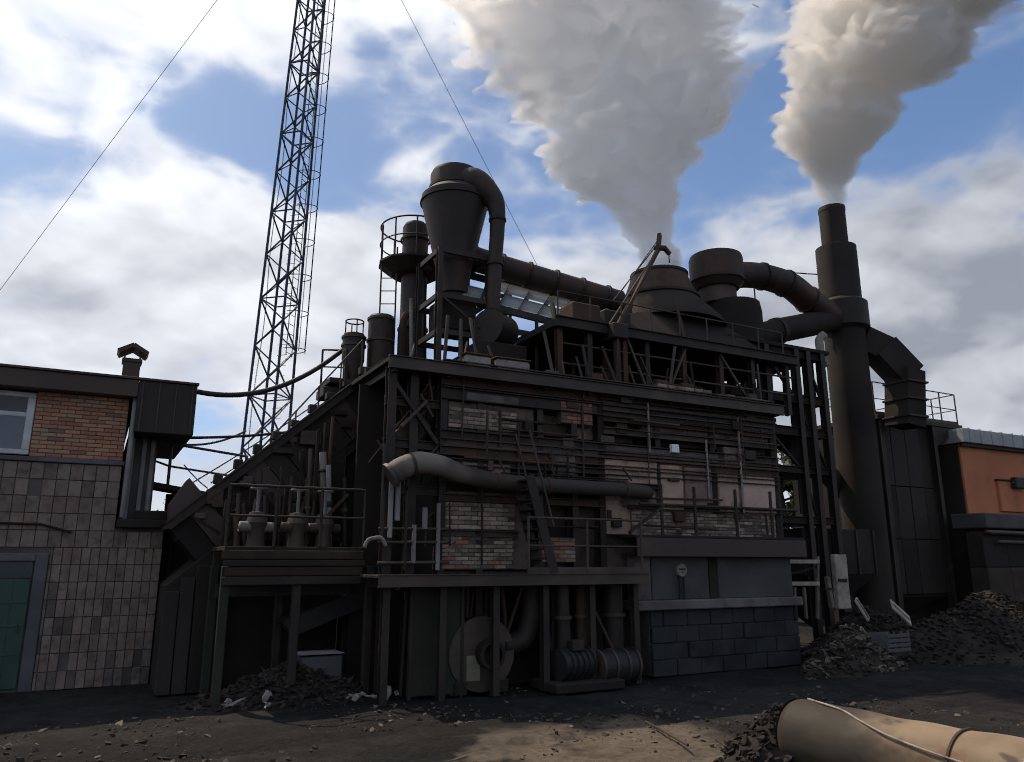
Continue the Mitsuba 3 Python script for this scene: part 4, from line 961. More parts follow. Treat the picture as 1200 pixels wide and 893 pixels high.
# charging deck
cd = thing('charging_deck', 'low black deck of stacked beams and planks left of the furnace', 'platform')
ex0, ex1 = 1.883, 4.2
ez1, ez0 = 2.472, 1.849
part(cd, 'deck', box((ex0, 13.5, ez1 - .07), (ex1, 15.1, ez1), .01), 'soot')
k = 0
z = ez0
while z < ez1 - .12:
    h = rnd.uniform(.11, .17)
    part(cd, 'fascia_plank', box((ex0 + rnd.uniform(-.06, .06), 13.42 + rnd.uniform(0, .05), z), (ex1 + rnd.uniform(-.05, .05), 13.49, z + h - .012), .01), rnd.choice(['soot', 'dark_steel', 'wood_black', 'green_black']))
    z += h
for x in (ex0 + .06, 3.102, 4.368):
    for y in (13.55, 14.9):
        part(cd, 'post', box((x - .07, y, 0), (x + .07, y + .14, ez0 + .3), .012), 'green_black' if x < 2.5 else 'dark_steel')
part(cd, 'inclined_plate', dent(trimesh.convex.convex_hull(np.array([V(q) + V(0, d_, 0) for q in ((3.036, 14.300, 1.212), (4.552, 14.300, 1.768), (4.728, 14.300, 1.490), (3.273, 14.300, 0.960)) for d_ in (0, .9)])), .01), 'blue_steel')
part(cd, 'crossbeam', ibeam((ex0, 14.2, ez0 - .1), (ex1, 14.2, ez0 - .1), .2, .12, .016), 'dark_steel')
part(cd, 'pale_locker', box((3.307, 13.800, 0.245), V((4.016, 13.800, 0.643)) + V(0, .6, 0), .02), 'locker_grey', label='low grey steel locker')
part(cd, 'locker_top', box(V((3.246, 13.780, 0.685)), V((4.039, 13.780, 0.679)) + V(0, .64, 0), .008), 'pale_post')
rl = railing('charging_deck_railing', 'uneven pipe railing on the low charging deck', [(ex0, 13.5, ez1), (ex1, 13.5, ez1)], 1.0, .85, 'dark_steel', .025, False, 1)
gear = [('pale dented pump body on the charging deck', 'pump', (2.468, 14.200, 2.782)), ('grey flanged valve standing on the charging deck near the furnace', 'valve', (3.173, 14.200, 2.872)), ('short stack of grey pipes on the charging deck', 'valve', (3.685, 14.300, 2.996))]
for k, (lb, ct, p) in enumerate(gear):
    t = thing('pump_body' if k == 0 else 'flanged_valve', lb, ct)
    part(t, 'body', lathe([(.01, ez1), (.16, ez1), (.13, ez1 + .25), (.19, ez1 + .42), (.13, ez1 + .6), (.01, ez1 + .62)], (p[0], p[1]), 20), 'worn_steel', 30)
    part(t, 'spindle', rod((p[0], p[1], ez1 + .6), (p[0], p[1], ez1 + 1.05), .03), 'pale_post', True)
    part(t, 'wheel', hoop((p[0], p[1], ez1 + 1.02), .13, .02, 20), 'pale_post', True)
    part(t, 'branch', rod((p[0] - .3, p[1] - .1, ez1 + .35), (p[0] + .3, p[1] + .1, ez1 + .35), .09, 14), 'dusty_pipe' if k == 0 else 'worn_steel', True)
# upright pipes and rods in the gap between deck and furnace
for k, (u0, v0, u1, v1, r, m) in enumerate((((3.787, 14.600, 4.027), 0, (3.888, 14.600, 2.511), 0, .05, 'pale_post'), ((3.709, 14.800, 4.293), 0, (3.784, 14.800, 3.556), 0, .07, 'dusty_pipe'), ((3.558, 14.500, 3.602), 0, (3.450, 14.500, 2.505), 0, .03, 'worn_steel'), ((3.374, 14.500, 3.752), 0, (3.477, 14.500, 2.582), 0, .04, 'dark_steel'),
                                           ((2.194, 14.600, 3.426), 0, (2.210, 14.600, 2.494), 0, .035, 'worn_steel'), ((4.115, 14.600, 3.799), 0, (4.180, 14.600, 2.514), 0, .05, 'dark_steel'))):
    t = thing('standpipe', ['pale upright pipe in front of the bunker near the furnace', 'short thick pale pipe hung below the conveyor', 'thin leaning rod in front of the bunker', 'thin dark rod beside the leaning rod', 'thin upright rod at the left end of the charging deck', 'dark pipe at the furnace corner behind the charging deck'][k], 'pipe')
    part(t, 'pipe', rod(V(u0), V(u1), r, 12), m, True)
    part(t, 'collar', rod(V(u0) + (V(u1) - V(u0)) * .45, V(u0) + (V(u1) - V(u0)) * .52, r * 1.5, 12), 'worn_steel', True)
    part(t, 'support', bar(V(u0) + (V(u1) - V(u0)) * .3, V(u0) + (V(u1) - V(u0)) * .3 + V(0, .7, 0), .03, .03), 'dark_steel')
# bridge rail from porch to conveyor
railing('bridge_railing', 'slim railing crossing the gap between the annex porch and the conveyor', [(0.878, 17.600, 3.815), (1.213, 17.600, 3.707), (2.745, 17.600, 3.535)], .95, 1.3, 'worn_steel', .028, False, 1)
br = thing('foot_bridge', 'slim dark foot bridge between the annex porch and the conveyor', 'bridge')
part(br, 'deck', bar(V((0.634, 17.900, 3.830)), V((2.888, 17.900, 3.486)), .8, .1), 'soot')
part(br, 'post', rod((1.387, 17.8, 0), (1.387, 17.8, 3.730), .05), 'dark_steel', True)

# ---------------------------------------------------------------- radio mast
ms = thing('lattice_mast', 'tall slim blue grey lattice mast with a caged ladder rising behind the conveyor', 'mast')
MB, MT = V((4.905, 27.971, 3.930)), V((5.425, 27.695, 24.641))
ax = (MT - MB) / (MT[2] - MB[2])
mast = lambda z: MB + ax * (z - MB[2])
ca_ = math.radians(-28 - 14)
ex, ey = V(math.cos(ca_), math.sin(ca_), 0), V(-math.sin(ca_), math.cos(ca_), 0)
half = lambda z: (.70 - .0105 * z) / 1.15
crn = lambda z, i: mast(z) + half(z) * (ex * (-1, 1, 1, -1)[i] + ey * (-1, -1, 1, 1)[i])
HM = 37.0
for i in range(4):
    part(ms, 'leg', angle(crn(0, i), crn(HM, i), .13, .018) if False else bar(crn(0, i), crn(HM, i), .085, .085), 'mast_paint')
z, k = 4.2, 0
while z < HM - 1:
    h = 1.02 * (1 - .012 * z)
    for i in range(4):
        j = (i + 1) % 4
        a, b = (crn(z, i), crn(z + h, j)) if k % 2 == (i % 2) else (crn(z, j), crn(z + h, i))
        if z < 33:
            part(ms, 'brace', bar(a, b, .045, .045), 'mast_paint')
        if k % 4 == 0 and z < 33:
            part(ms, 'girt', bar(crn(z, i), crn(z, j), .04, .04), 'mast_paint')
    z += h
    k += 1
part(ms, 'footing', box(V(MB[0], MB[1], 0) + V(-1.2, -1.2, -.1), V(MB[0], MB[1], 0) + V(1.2, 1.2, .5), .05), 'concrete')
lad = lambda z, o, d_: mast(z) + ex * (half(z) + o) + ey * d_
la = part(ms, 'ladder', cat(rod(lad(9.5, .05, -.2), lad(HM - 2, .05, -.2), .016), rod(lad(9.5, .05, .2), lad(HM - 2, .05, .2), .016)), 'mast_paint', True)
for k in range(70):
    z = 9.6 + k * .36
    part(la, 'rung', bar(lad(z, .05, -.2), lad(z, .05, .2), .018, .018), 'mast_paint')
cg = part(ms, 'ladder_cage', cat(*[rod(lad(9.6, .05 + .62 * math.cos(t), .4 * math.sin(t)), lad(HM - 2, .05 + .62 * math.cos(t), .4 * math.sin(t)), .013) for t in (-.6, 0, .6)]), 'mast_paint', True)
for k in range(19):
    z = 9.7 + k * 1.4
    part(cg, 'hoop', sweep([lad(z, .05 + .62 * math.cos(t), .4 * math.sin(t)) for t in np.linspace(-1.57, 1.57, 14)], .016, 6, 0), 'mast_paint', True)
fd = part(ms, 'feeder_cable', sweep([mast(z) - ex * (half(z) + .12 + .05 * math.sin(z)) for z in np.linspace(5, HM, 40)], .014, 6, 0), 'cable_rubber', True)
part(ms, 'inner_ladder', cat(*[bar(mast(z) + ey * half(z) * .9 - ex * .2, mast(z) + ey * half(z) * .9 + ex * .2, .015, .015) for z in np.arange(4.5, 16, .4)]), 'mast_paint')
top1 = mast(32.0)
for nm, A, lb in (('guy_wire', (-4.742, 37.631, 13.541), 'thin guy wire running down to the left edge from the mast'), ('guy_wire', (16.527, 28.587, 15.429), 'thin guy wire crossing the sky between the mast and the cream smoke')):
    A = V(A); d_ = A - top1
    endp = A + d_ / abs(d_[2]) * max(A[2] - .2, 0)
    single(nm, lb, 'cable', sweep([top1, endp], .011, 6, 0), 'wire_grey', True)
# cables
def cable(lb, pts, r=.03, name='cable', m='cable_rubber'):
    single(name, lb, 'cable', sweep(pts, r, 8, 0), m, True)
cable('thick black cable sagging from the annex canopy to the conveyor head', sag((1.516, 16.600, 5.621), (4.803, 17.606, 7.235), .45, 20), .055)
cable('thin black cable from under the canopy to the conveyor, upper of a pair', sag((0.787, 17.000, 4.686), (4.806, 17.718, 5.399), .12, 20), .03)
cable('black cable hanging in a loop under the canopy, lower of a pair', sag((0.817, 16.900, 4.639), (2.906, 19.068, 5.287), .22, 20), .024)
cable('slanting wire right of the mast foot, upper of two', sag((1.719, 18.000, 3.891), (4.687, 17.894, 6.228), .05, 10), .014)
cable('slanting wire right of the mast foot, lower of two', sag((2.100, 18.000, 3.909), (4.783, 18.069, 6.103), .05, 10), .014)
cable('thin wire falling from the bridge railing to the conveyor tail', sag((1.504, 17.700, 4.234), (1.881, 16.600, 3.671), .03, 10), .012)

# rods, braces and hangers between the charging deck and the conveyor
fr_ = thing('deck_frame', 'tangle of black braces and thin uprights standing behind the charging deck below the conveyor', 'frame')
cl2 = random.Random(8)
for k in range(34):
    x = cl2.uniform(ex0 + .1, 4.2)
    y = cl2.uniform(14.4, 15.1)
    zt2 = max(ez1 + .35, zr(x) + cl2.uniform(.2, .9))
    if k % 3:
        part(fr_, 'upright', rod((x, y, ez1), (x + cl2.uniform(-.1, .1), y, zt2), cl2.uniform(.018, .05), 8), cl2.choice(['dark_steel', 'rusty_steel', 'worn_steel', 'soot']), True)
    else:
        part(fr_, 'brace', bar((x, y, ez1 + .02), (x + cl2.uniform(-1, 1), y, zt2 * .9), .05, .05), cl2.choice(['dark_steel', 'rusty_steel', 'soot']))
for k in range(20):
    f_ = cl2.uniform(.08, .95)
    p = P0 + e * L * f_ - nrm * cl2.uniform(.05, .85)
    w, h = cl2.uniform(.1, .45), cl2.uniform(.08, .35)
    part(cv, 'cleat', box(p + V(-w / 2, -.1, -h / 2), p + V(w / 2, .05, h / 2), .01), cl2.choice(['dark_steel', 'rusty_steel', 'soot', 'worn_steel']))
# ---------------------------------------------------------------- right: duct leg, filter house, open frame, orange building
dl = thing('bent_duct', 'dark square bent duct dropping from the chimney to the filter house right of it', 'duct')
dp = [(20.288, 15.148, 8.898), (20.864, 14.842, 8.568), (21.413, 14.550, 7.807), (21.247, 14.639, 6.215)]
part(dl, 'run', bar(V(dp[0]), V(dp[1]) + (V(dp[1]) - V(dp[0])) * .15, .8, .78), 'soot')
part(dl, 'elbow', bar(V(dp[1]) - V(.1, 0, -.08), V(dp[2]) + V(.08, 0, -.05), .79, .84), 'soot_rust')
part(dl, 'leg', bar(V(dp[2]) + V(0, 0, .15), V(dp[3]), .81, .80, (0, 1, 0)), 'soot')
for k in range(3):
    p = V(dp[2]) + (V(dp[3]) - V(dp[2])) * (k + .5) / 3
    part(dl, 'flange', box(p + V(-.46, -.46, -.03), p + V(.46, .46, .03), .008), 'dark_steel')
fz = 6.654
fx0, fx1 = 20.883, 23.629
fh = thing('filter_house', 'tall black filter house of sheet panels between the chimney and the orange building', 'filter house')
part(fh, 'core', box((fx0, 15.5, 1.2), (fx1, 18.8, fz - .16), .01), 'soot')
for i in range(4):
    a, b = fx0 + (fx1 - fx0) * i / 4, fx0 + (fx1 - fx0) * (i + 1) / 4
    for z0, z1 in ((1.3, 2.9), (2.92, 4.5), (4.52, fz - .2)):
        part(fh, 'wall_sheet', dent(box((a + .01, 15.4 + rnd.uniform(0, .03), z0), (b - .01, 15.49, z1), .01).subdivide(), .012, 1.0, i), rnd.choice(['soot', 'canopy_tin', 'soot_rust']))
for x in (fx0 + .1, fx1 - .1):
    part(fh, 'column', ibeam((x, 15.32, 0), (x, 15.32, fz - .15), .18, .16, .016, (0, 1, 0)), 'dark_steel')
part(fh, 'hopper', trimesh.convex.convex_hull(np.array([(fx0 + .1, 15.5, 1.3), (fx1 - .1, 15.5, 1.3), (fx1 - .1, 18, 1.3), (fx0 + .1, 18, 1.3), ((fx0 + fx1) / 2 - .3, 16.5, .2), ((fx0 + fx1) / 2 + .3, 17.1, .2)])), 'soot')
dx1 = 25.027
part(fh, 'roof_deck', box((20.797, 15.2, fz - .14), (dx1, 18.9, fz), .01), 'dark_steel')
part(fh, 'corbel', prism([(fx1 - .05, fz - .145), (dx1 - .1, fz - .145), (fx1 - .05, fz - .8)], 15.25, 15.4), 'dark_steel')
part(fh, 'corbel', prism([(fx1 - .05, fz - .145), (dx1 - .1, fz - .145), (fx1 - .05, fz - .8)], 17.8, 17.95), 'dark_steel')
railing('filter_house_railing', 'thin railing on the roof deck of the filter house against the grey cloud', [(20.826, 15.3, fz), (dx1 - .08, 15.3, fz), (dx1 - .08, 18.6, fz)], 1.05, .8, 'worn_steel', .02, True)
# open frame between furnace and chimney
of = thing('open_frame', 'open black steel frame with braces between the furnace and the chimney', 'steel frame')
cxs = [15.227, 16.348, 16.800, 17.361]
zz = [7.792, 6.515, 5.609, 4.587, 3.285]
for x in cxs:
    for y in (14.3, 17.2):
        part(of, 'column', ibeam((x, y, 0), (x, y, zz[0] + .1), .2, .16, .018, (0, 1, 0)), 'dark_steel')
for j, z in enumerate(zz):
    for y in (14.3, 17.2):
        part(of, 'beam', ibeam((RX - .1, y, z), (cxs[3] + .2, y, z), .24 if j < 3 else .18, .12, .016), 'soot')
    for x in cxs:
        part(of, 'cross_beam', ibeam((x, 14.3, z), (x, 17.2, z), .18, .1, .014), 'dark_steel')
for j in range(4):
    for i in range(3):
        if (i + j) % 2 == 0:
            part(of, 'brace', bar((cxs[i], 14.36, zz[j]), (cxs[i + 1], 14.36, zz[j + 1]), .07, .06), 'dark_steel')
        else:
            part(of, 'brace', bar((cxs[i + 1], 17.1, zz[j]), (cxs[i], 17.1, zz[j + 1]), .07, .06), 'dark_steel')
part(of, 'roof_plate', box((RX - .1, 14.2, zz[0] + .1), (cxs[3] + .3, 17.6, zz[0] + .2), .01), 'soot')
for k, (i, j, y) in enumerate(((1, 1, 14.6), (1, 2, 14.7), (2, 0, 14.5), (2, 1, 14.7), (2, 2, 14.6), (1, 3, 15.4), (2, 3, 15.0))):
    part(of, 'infill_sheet', box((cxs[i] + rnd.uniform(.02, .15), y, zz[j + 1] + rnd.uniform(0, .3)), (cxs[i + 1] - rnd.uniform(.02, .2), y + .03, zz[j] - .05)), rnd.choice(['soot', 'canopy_tin']))
for k in range(7):
    x = rnd.uniform(RX + .1, cxs[2])
    part(of, 'pipe', rod((x, 15 + rnd.uniform(-.4, 1), zz[4] - .8), (x + rnd.uniform(-.1, .1), 15.2, zz[0]), rnd.uniform(.03, .1), 10), rnd.choice(['rusty_steel', 'dark_steel', 'worn_steel']), True)
part(of, 'slanted_duct', sweep([(16.733, 15.800, 5.899), (18.310, 15.800, 5.184), (19.725, 15.800, 4.320)], .30, 22, 4), 'soot', True)
part(of, 'elbow', sweep([(17.721, 14.361, 8.544), (17.576, 14.439, 8.342), (17.586, 14.433, 7.939), (17.685, 14.381, 7.590)], .12, 14, 6), 'dusty_pipe', True)
jh = thing('dust_hopper', 'black tapering dust hopper at the foot of the open frame', 'hopper')
hxa, hxb = cxs[1] - .1, cxs[3] + 1.6
part(jh, 'bin', box((hxa, 14.45, 1.9), (hxb, 16.8, 3.1), .02), 'soot')
part(jh, 'cone', trimesh.convex.convex_hull(np.array([(hxa, 14.45, 1.898), (hxb, 14.45, 1.898), (hxb, 16.8, 1.898), (hxa, 16.8, 1.898), ((hxa + hxb) / 2 - .3, 15.3, .5), ((hxa + hxb) / 2 + .3, 15.9, .5)])), 'soot')
for k in range(5):
    part(jh, 'rib', box((hxa + k * (hxb - hxa) / 4 - .03, 14.40, 1.9), (hxa + k * (hxb - hxa) / 4 + .03, 14.449, 3.1)), 'dark_steel')
# orange building
OY = 15.0
ob = thing('orange_building', 'orange stuccoed building with grey sheet roof beyond the filter house', 'building')
ox0 = 24.408
oz0, oz1 = 3.835, 5.947
part(ob, 'wall', cat(box((ox0, OY, 0), (34, 22, oz1))), 'orange_stucco')
part(ob, 'shaded_side_wall', box((ox0 - .06, OY + .06, 0), (ox0 - .003, 21.9, oz1 - .02)), 'soot', label='side wall with its shade painted black')  # black sheet over the stucco stands for the shade on this face
rz = 6.446
ro = part(ob, 'roof', box((ox0 - .12, 14.75, oz1 + .05), (34.2, 22.3, rz), .01), 'roof_sheet')
part(ob, 'eaves_shadow_board', box((ox0 - .08, 14.86, oz1 - .06), (34.1, 14.99, oz1 + .045), .006), 'dark_steel')
for k in range(16):
    x = ox0 + .2 + k * .6
    part(ro, 'seam', box((x - .012, 14.73, oz1 + .055), (x + .012, 22.2, rz + .03)), 'roof_sheet')
part(ro, 'vent_cowl', lathe([(.01, rz), (.12, rz), (.12, rz + .2), (.22, rz + .2), (.02, rz + .38)], (31.206, 17.0), 20), 'dark_steel', 30)
wx0, wz1 = 26.094, 4.857
part(ob, 'raised_panel', box((wx0, 14.9, oz0 + .02), (wx0 + 3.0, 14.999, wz1), .012), 'orange_stucco')
part(ob, 'panel_cap', box((wx0 - .06, 14.85, wz1 + .003), (wx0 + 3.05, 14.998, wz1 + .05), .006), 'dark_steel')
part(ob, 'wall_light', cat(box((26.739, 14.700, 4.617), V((27.377, 14.700, 4.987)) + V(0, .19, 0), .03), rod((26.532, 14.750, 4.780), (27.165, 14.800, 4.814), .03)), 'cable_rubber')
# retaining wall and ledge below it
rw = thing('retaining_wall', 'dark stained retaining wall with a grey ledge below the orange building', 'wall')
ly0, lz1, lz0 = 14.0, 3.676, 3.226
wx_ = fx1 - .2
part(rw, 'ledge', dent(box((wx_, 13.9, lz0), (34, 14.99, lz1), .03).subdivide().subdivide(), .02, 1), 'concrete_dark')
for i in range(12):
    for j in range(3):
        a = wx_ + i * 1.2
        part(rw, 'block', box((a + .01, 14.05 + rnd.uniform(0, .05), j * (lz0 - .1) / 3), (a + 1.19, 14.6, (j + 1) * (lz0 - .1) / 3 - .015), .02), rnd.choice(['soot', 'sooty_masonry', 'concrete_black', 'soot']))
part(rw, 'pipe_run', rod((wx_, 13.95, lz0 - .12), (34, 13.95, lz0 - .2), .07, 12), 'worn_steel', True)
part(rw, 'pipe_run', rod((wx_ + .5, 13.93, lz0 - .4), (34, 13.93, lz0 - .45), .05, 12), 'concrete_dark', True)
# slag heap
def heap(name, lb, cx, cy_, rx, ry, h, mat_, stones, smats, seed, size=(.04, .16), rot=0.0):
    n, m = 26, 60
    r = np.linspace(0, 1, n)[:, None]
    a = np.linspace(0, 2 * np.pi, m, endpoint=False)[None]
    x = r * np.cos(a) * rx * (1 + .0 * a)
    y = r * np.sin(a) * ry
    P = np.stack([x + cx, y + cy_, 0 * x], -1)
    x, y = x * (.75 + .5 * meshkit.fbm(P * .7, 3, seed)), y * (.75 + .5 * meshkit.fbm(P * .7, 3, seed + 1))
    z = h * (1 - r ** 1.3) * (.6 + .8 * meshkit.fbm(P * .9, 4, seed + 2)) + .12 * (meshkit.fbm(P * 4, 3, seed + 3) - .5) - .12 * r
    v = np.stack([x + cx, y + cy_, z], -1).reshape(-1, 3)
    k = np.arange(m)
    f = []
    for i in range(n - 1):
        A, B = i * m + k, i * m + (k + 1) % m
        f += [np.stack([A, A + m, B + m], 1), np.stack([A, B + m, B], 1)]
    t = thing(name, lb, 'heap', None, 'stuff')
    part(t, 'mound', trimesh.Trimesh(v, np.vstack(f), process=False), mat_, True)
    for q, sm in enumerate(smats):
        ms_ = []
        g = np.random.default_rng(seed + q)
        for c in v[g.integers(m, len(v), stones // len(smats))]:
            s = trimesh.convex.convex_hull(g.normal(size=(9, 3)) * g.uniform(*size) * np.array([1, 1, .7]))
            s.apply_translation(c + V(0, 0, .02))
            ms_.append(s)
        part(t, f'lumps_{q}' if q else 'lumps', cat(*ms_), sm)
    return t
heap('slag_heap', 'long black heap of slag and lumps below the retaining wall', 20.9, 12.4, 5.0, 1.9, 1.35, 'slag', 3600, ['slag', 'soot', 'slag_grey'], 3, (.012, .055))
heap('rubble_heap', 'low brown heap of rubble beside the right end of the furnace', 14.6, 11.9, 1.5, .8, .75, 'slag_mix', 1500, ['slag_brown', 'slag_grey', 'slag'], 9, (.012, .05))
heap('dirt_mound', 'small dark mound of earth banked against the far end of the tan pipe', 6.95, 6.75, .95, .62, .62, 'slag', 700, ['slag', 'soot'], 33, (.01, .04))
heap('slag_heap', 'black slag spill round the foot of the open frame', 16.6, 13.0, 2.6, 1.2, 1.15, 'slag', 1500, ['slag', 'soot'], 14, (.012, .06))
# posts, trestle and boards there
pt = thing('marker_post', 'pale weathered post standing in the slag at the foot of the open frame', 'post')
part(pt, 'post', dent(box((16.126, 13.400, 1.113), V((16.559, 13.400, 2.407)) + V(0, .14, 0), .015).subdivide().subdivide(), .02, 3), 'pale_wood')
part(pt, 'band', box(V((16.163, 13.380, 1.753)), V((16.480, 13.380, 1.831)) + V(0, .18, 0), .005), 'soot')
p2 = thing('marker_post', 'short leaning pale post left of the taller pale post', 'post')
part(p2, 'post', bar((15.745, 13.300, 1.167), (15.666, 13.300, 1.880), .09, .1), 'pale_wood_dark')
part(p2, 'bracket', bar((15.482, 13.250, 1.606), (15.805, 13.250, 1.601), .05, .05), 'soot')
tr = thing('trestle', 'rusty pale trestle frame of two rails right of the furnace', 'trestle')
for p, q_ in (((14.194, 13.400, 2.239), (15.536, 13.400, 2.240)), ((14.139, 13.400, 1.737), (15.468, 13.400, 1.721))):
    part(tr, 'rail', bar(p, q_, .08, .09), 'pale_wood')
for p, q_ in (((14.378, 13.450, 0.947), (14.540, 13.450, 2.358)), ((14.654, 13.450, 0.938), (14.711, 13.450, 1.651)), ((15.391, 13.450, 0.915), (15.580, 13.450, 2.362)), ((15.019, 13.450, 0.927), (15.023, 13.450, 1.646))):
    part(tr, 'leg', bar(p, q_, .06, .06), 'pale_wood_dark')
part(tr, 'brace', bar((14.253, 13.440, 1.889), (15.507, 13.440, 2.120), .04, .04), 'soot')
for k, (A, B, w, lb) in enumerate((((15.491, 12.400, 1.403), (15.726, 12.300, 0.954), .22, 'pale board leaning on the slag heap nearest the pale posts'), ((15.286, 12.200, 0.792), (15.435, 12.100, 0.576), .16, 'small pale board low on the slag heap below the leaning board'), ((16.174, 12.000, 1.293), (16.593, 11.900, 0.913), .36, 'wide pale broken board on the slag heap'))):
    t = thing('broken_board', lb, 'board')
    part(t, 'plank', dent(bar(A, B, w, .035, (0.2, -.8, .6)).subdivide(), .02, 2), 'pale_wood')
    part(t, 'batten', bar(V(A) + V(0, -.03, .0), V(A) + (V(B) - V(A)) * .9 + V(0, -.03, 0), .04, .03), 'pale_wood_dark')
kr = thing('plastic_crate', 'dull grey slatted crate half buried in the slag heap', 'crate')
g0 = V((15.376, 11.600, 0.321))
for k in range(4):
    part(kr, 'slat', box(g0 + V(0, 0, k * .1), g0 + V(.75, .02, k * .1 + .07), .005), 'concrete_dark')
for k in range(4):
    part(kr, 'post', box(g0 + V(k * .24, .021, -.02), g0 + V(k * .24 + .05, .05, .42), .005), 'concrete_dark')
part(kr, 'back', box(g0 + V(0, .5, 0), g0 + V(.77, .52, .37), .005), 'concrete_dark')

# ---------------------------------------------------------------- foreground: the tan pipe, scrap and stones
fp = thing('foreground_pipe', 'fat tan rusty pipe lying on the ground at the lower right corner', 'pipe')
pr = .37
fa, fbv = V(7.02, 6.55, pr + .0), V(7.30, .8, pr + .01)
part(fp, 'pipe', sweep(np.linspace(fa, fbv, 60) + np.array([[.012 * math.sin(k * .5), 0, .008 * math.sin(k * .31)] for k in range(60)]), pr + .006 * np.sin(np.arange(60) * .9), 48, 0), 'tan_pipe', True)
part(fp, 'weld_seam', sweep([fa + (fbv - fa) * .33 + V(0, .012, 0), fa + (fbv - fa) * .33 - V(0, .012, 0)], pr + .014, 48, 0), 'rusty_steel', 40)
wire = []
for t_, an_ in ((.02, 78), (.06, 95), (.12, 108), (.17, 125), (.23, 140), (.32, 152), (.42, 160), (.55, 168)):
    c = fa + (fbv - fa) * t_
    wire.append(c + V(math.cos(math.radians(an_)), 0, math.sin(math.radians(an_))) * (pr + .018))
single('draped_wire', 'pale wire draped over the tan pipe in the corner', 'wire', sweep(wire, .011, 6, 6), 'pale_wood', True)
cable('thin rod lying on the ground before the furnace', [(7.111, 9.363, 0.030), (6.923, 8.702, 0.030), (6.693, 7.993, 0.030)], .018, 'ground_rod', 'worn_steel')
cable('rusty wire curling on the ground beside the tan pipe', [(7.218, 8.087, 0.030), (7.035, 7.707, 0.040), (6.810, 7.300, 0.030), (6.765, 7.014, 0.030)], .012, 'ground_wire', 'rusty_steel')
PXS = .0082
sc = [(244,764,4,6,0.1), (242,783,5,6,.0), (273,757,6,5,.5), (276,770,18,2.5,-.45), (282,776,16,2,-.35), (313,782,9,12,.05), (315,803,7,7,.3), (318,752,9,5,.4), (455,786,6,18,.05), (434,789,13,2,.05), (414,776,8,3,.3), (424,772,9,3,-.3), (416,812,6,7,.5), (438,808,8,3,-.2),
      (422,781,7,3,.15), (409,770,4,5,.6), (465,778,5,5,.8), (266,782,5,2,0)]
hitp = [(1.975, 15.130, 0.677), (1.970, 15.130, 0.407), (2.096, 13.300, 0.932), (2.132, 13.200, 0.775), (2.223, 13.250, 0.689), (2.624, 13.200, 0.595), (2.629, 13.000, 0.354), (2.683, 13.300, 0.970), (4.567, 13.000, 0.449), (4.242, 12.950, 0.435), (3.991, 13.100, 0.606), (4.134, 13.100, 0.652), (3.981, 12.900, 0.157), (4.295, 12.900, 0.187), (4.094, 13.050, 0.539), (3.914, 13.100, 0.690), (4.714, 13.000, 0.549), (2.017, 13.200, 0.631)]
words = ['upper of two pale scraps at the bunker corner', 'lower of two pale scraps at the bunker corner', 'small pale scrap at the left deck post', 'longer pale strip leaning at the left deck post', 'second pale strip leaning beside the longer strip', 'pale torn sheet standing under the middle of the charging deck', 'crumpled scrap below the torn sheet']
ordn = 'first second third fourth fifth sixth seventh eighth ninth tenth eleventh twelfth thirteenth fourteenth fifteenth sixteenth'.split()
rank = {i: r for r, i in enumerate(sorted(range(2, len(sc)), key=lambda i: hitp[i][0] / hitp[i][1]))}
words = words[:2] + [f'pale torn scrap lying in the heap under the charging deck, {ordn[rank[i]]} from the left' for i in range(2, len(sc))]
for (u, v, w, h, tl), p, lb in zip(sc, hitp, words):
    px = PXS
    na = 9
    aa = np.sort(nrg.uniform(0, 2 * np.pi, na))
    rr_ = nrg.uniform(.55, 1.15, na)
    m = prism(np.stack([np.cos(aa) * rr_ * w * px * 1.2, np.sin(aa) * rr_ * h * px * 1.2], 1), -.012, .012).subdivide().subdivide()
    m.vertices[:, 1] += .22 * (meshkit.fbm(m.vertices * 5 + p[0] * 7, 3, 2) - .5)
    m.apply_transform(trimesh.transformations.rotation_matrix(tl, (0, 1, 0)) @ trimesh.transformations.rotation_matrix(rnd.uniform(-.4, .4), (0, 0, 1)))
    hr = min(1.0, math.hypot((p[0] - 3.2) / 1.9, (p[1] - 13.9) / .9))
    p = V(p[0], p[1], max(.04, .44 * (1 - hr ** 1.3)) + .05) if v > 751 and u > 250 else V(p)
    m.apply_translation(p)
    single('scrap_sheet', lb, 'scrap', m, rnd.choice(['scrap_pale', 'scrap_pale', 'pale_sheet', 'dusty_pipe']))
heap('scrap_heap', 'dark heap of coal and scrap under the charging deck', 3.2, 13.9, 1.9, .9, .5, 'slag', 1500, ['slag', 'soot', 'slag_grey'], 21, (.012, .05))
gs = []
g = np.random.default_rng(5)
for k in range(6500):
    x, y = g.uniform(-2.5, 12), 6.5 + 7.0 * g.random() ** 1.4
    if meshkit.fbm(np.array([x * .8, y * .8, 0]), 3, 9) < .40 + .25 * g.random():
        continue
    s = trimesh.convex.convex_hull(g.normal(size=(8, 3)) * (.006 + .03 * g.random() ** 3) * np.array([1, 1, .6]))
    s.apply_translation((x, y, float(relief(np.array(x), np.array(y))) + .006))
    gs.append(s)
single('gravel', 'loose stones and slag crumbs scattered over the yard', None, cat(*gs[::3], *gs[1::3]), 'slag_grey', kind='stuff')
single('gravel', 'pale crumbs of brick and stone scattered over the yard', None, cat(*gs[2::3]), 'slag_brown', kind='stuff')

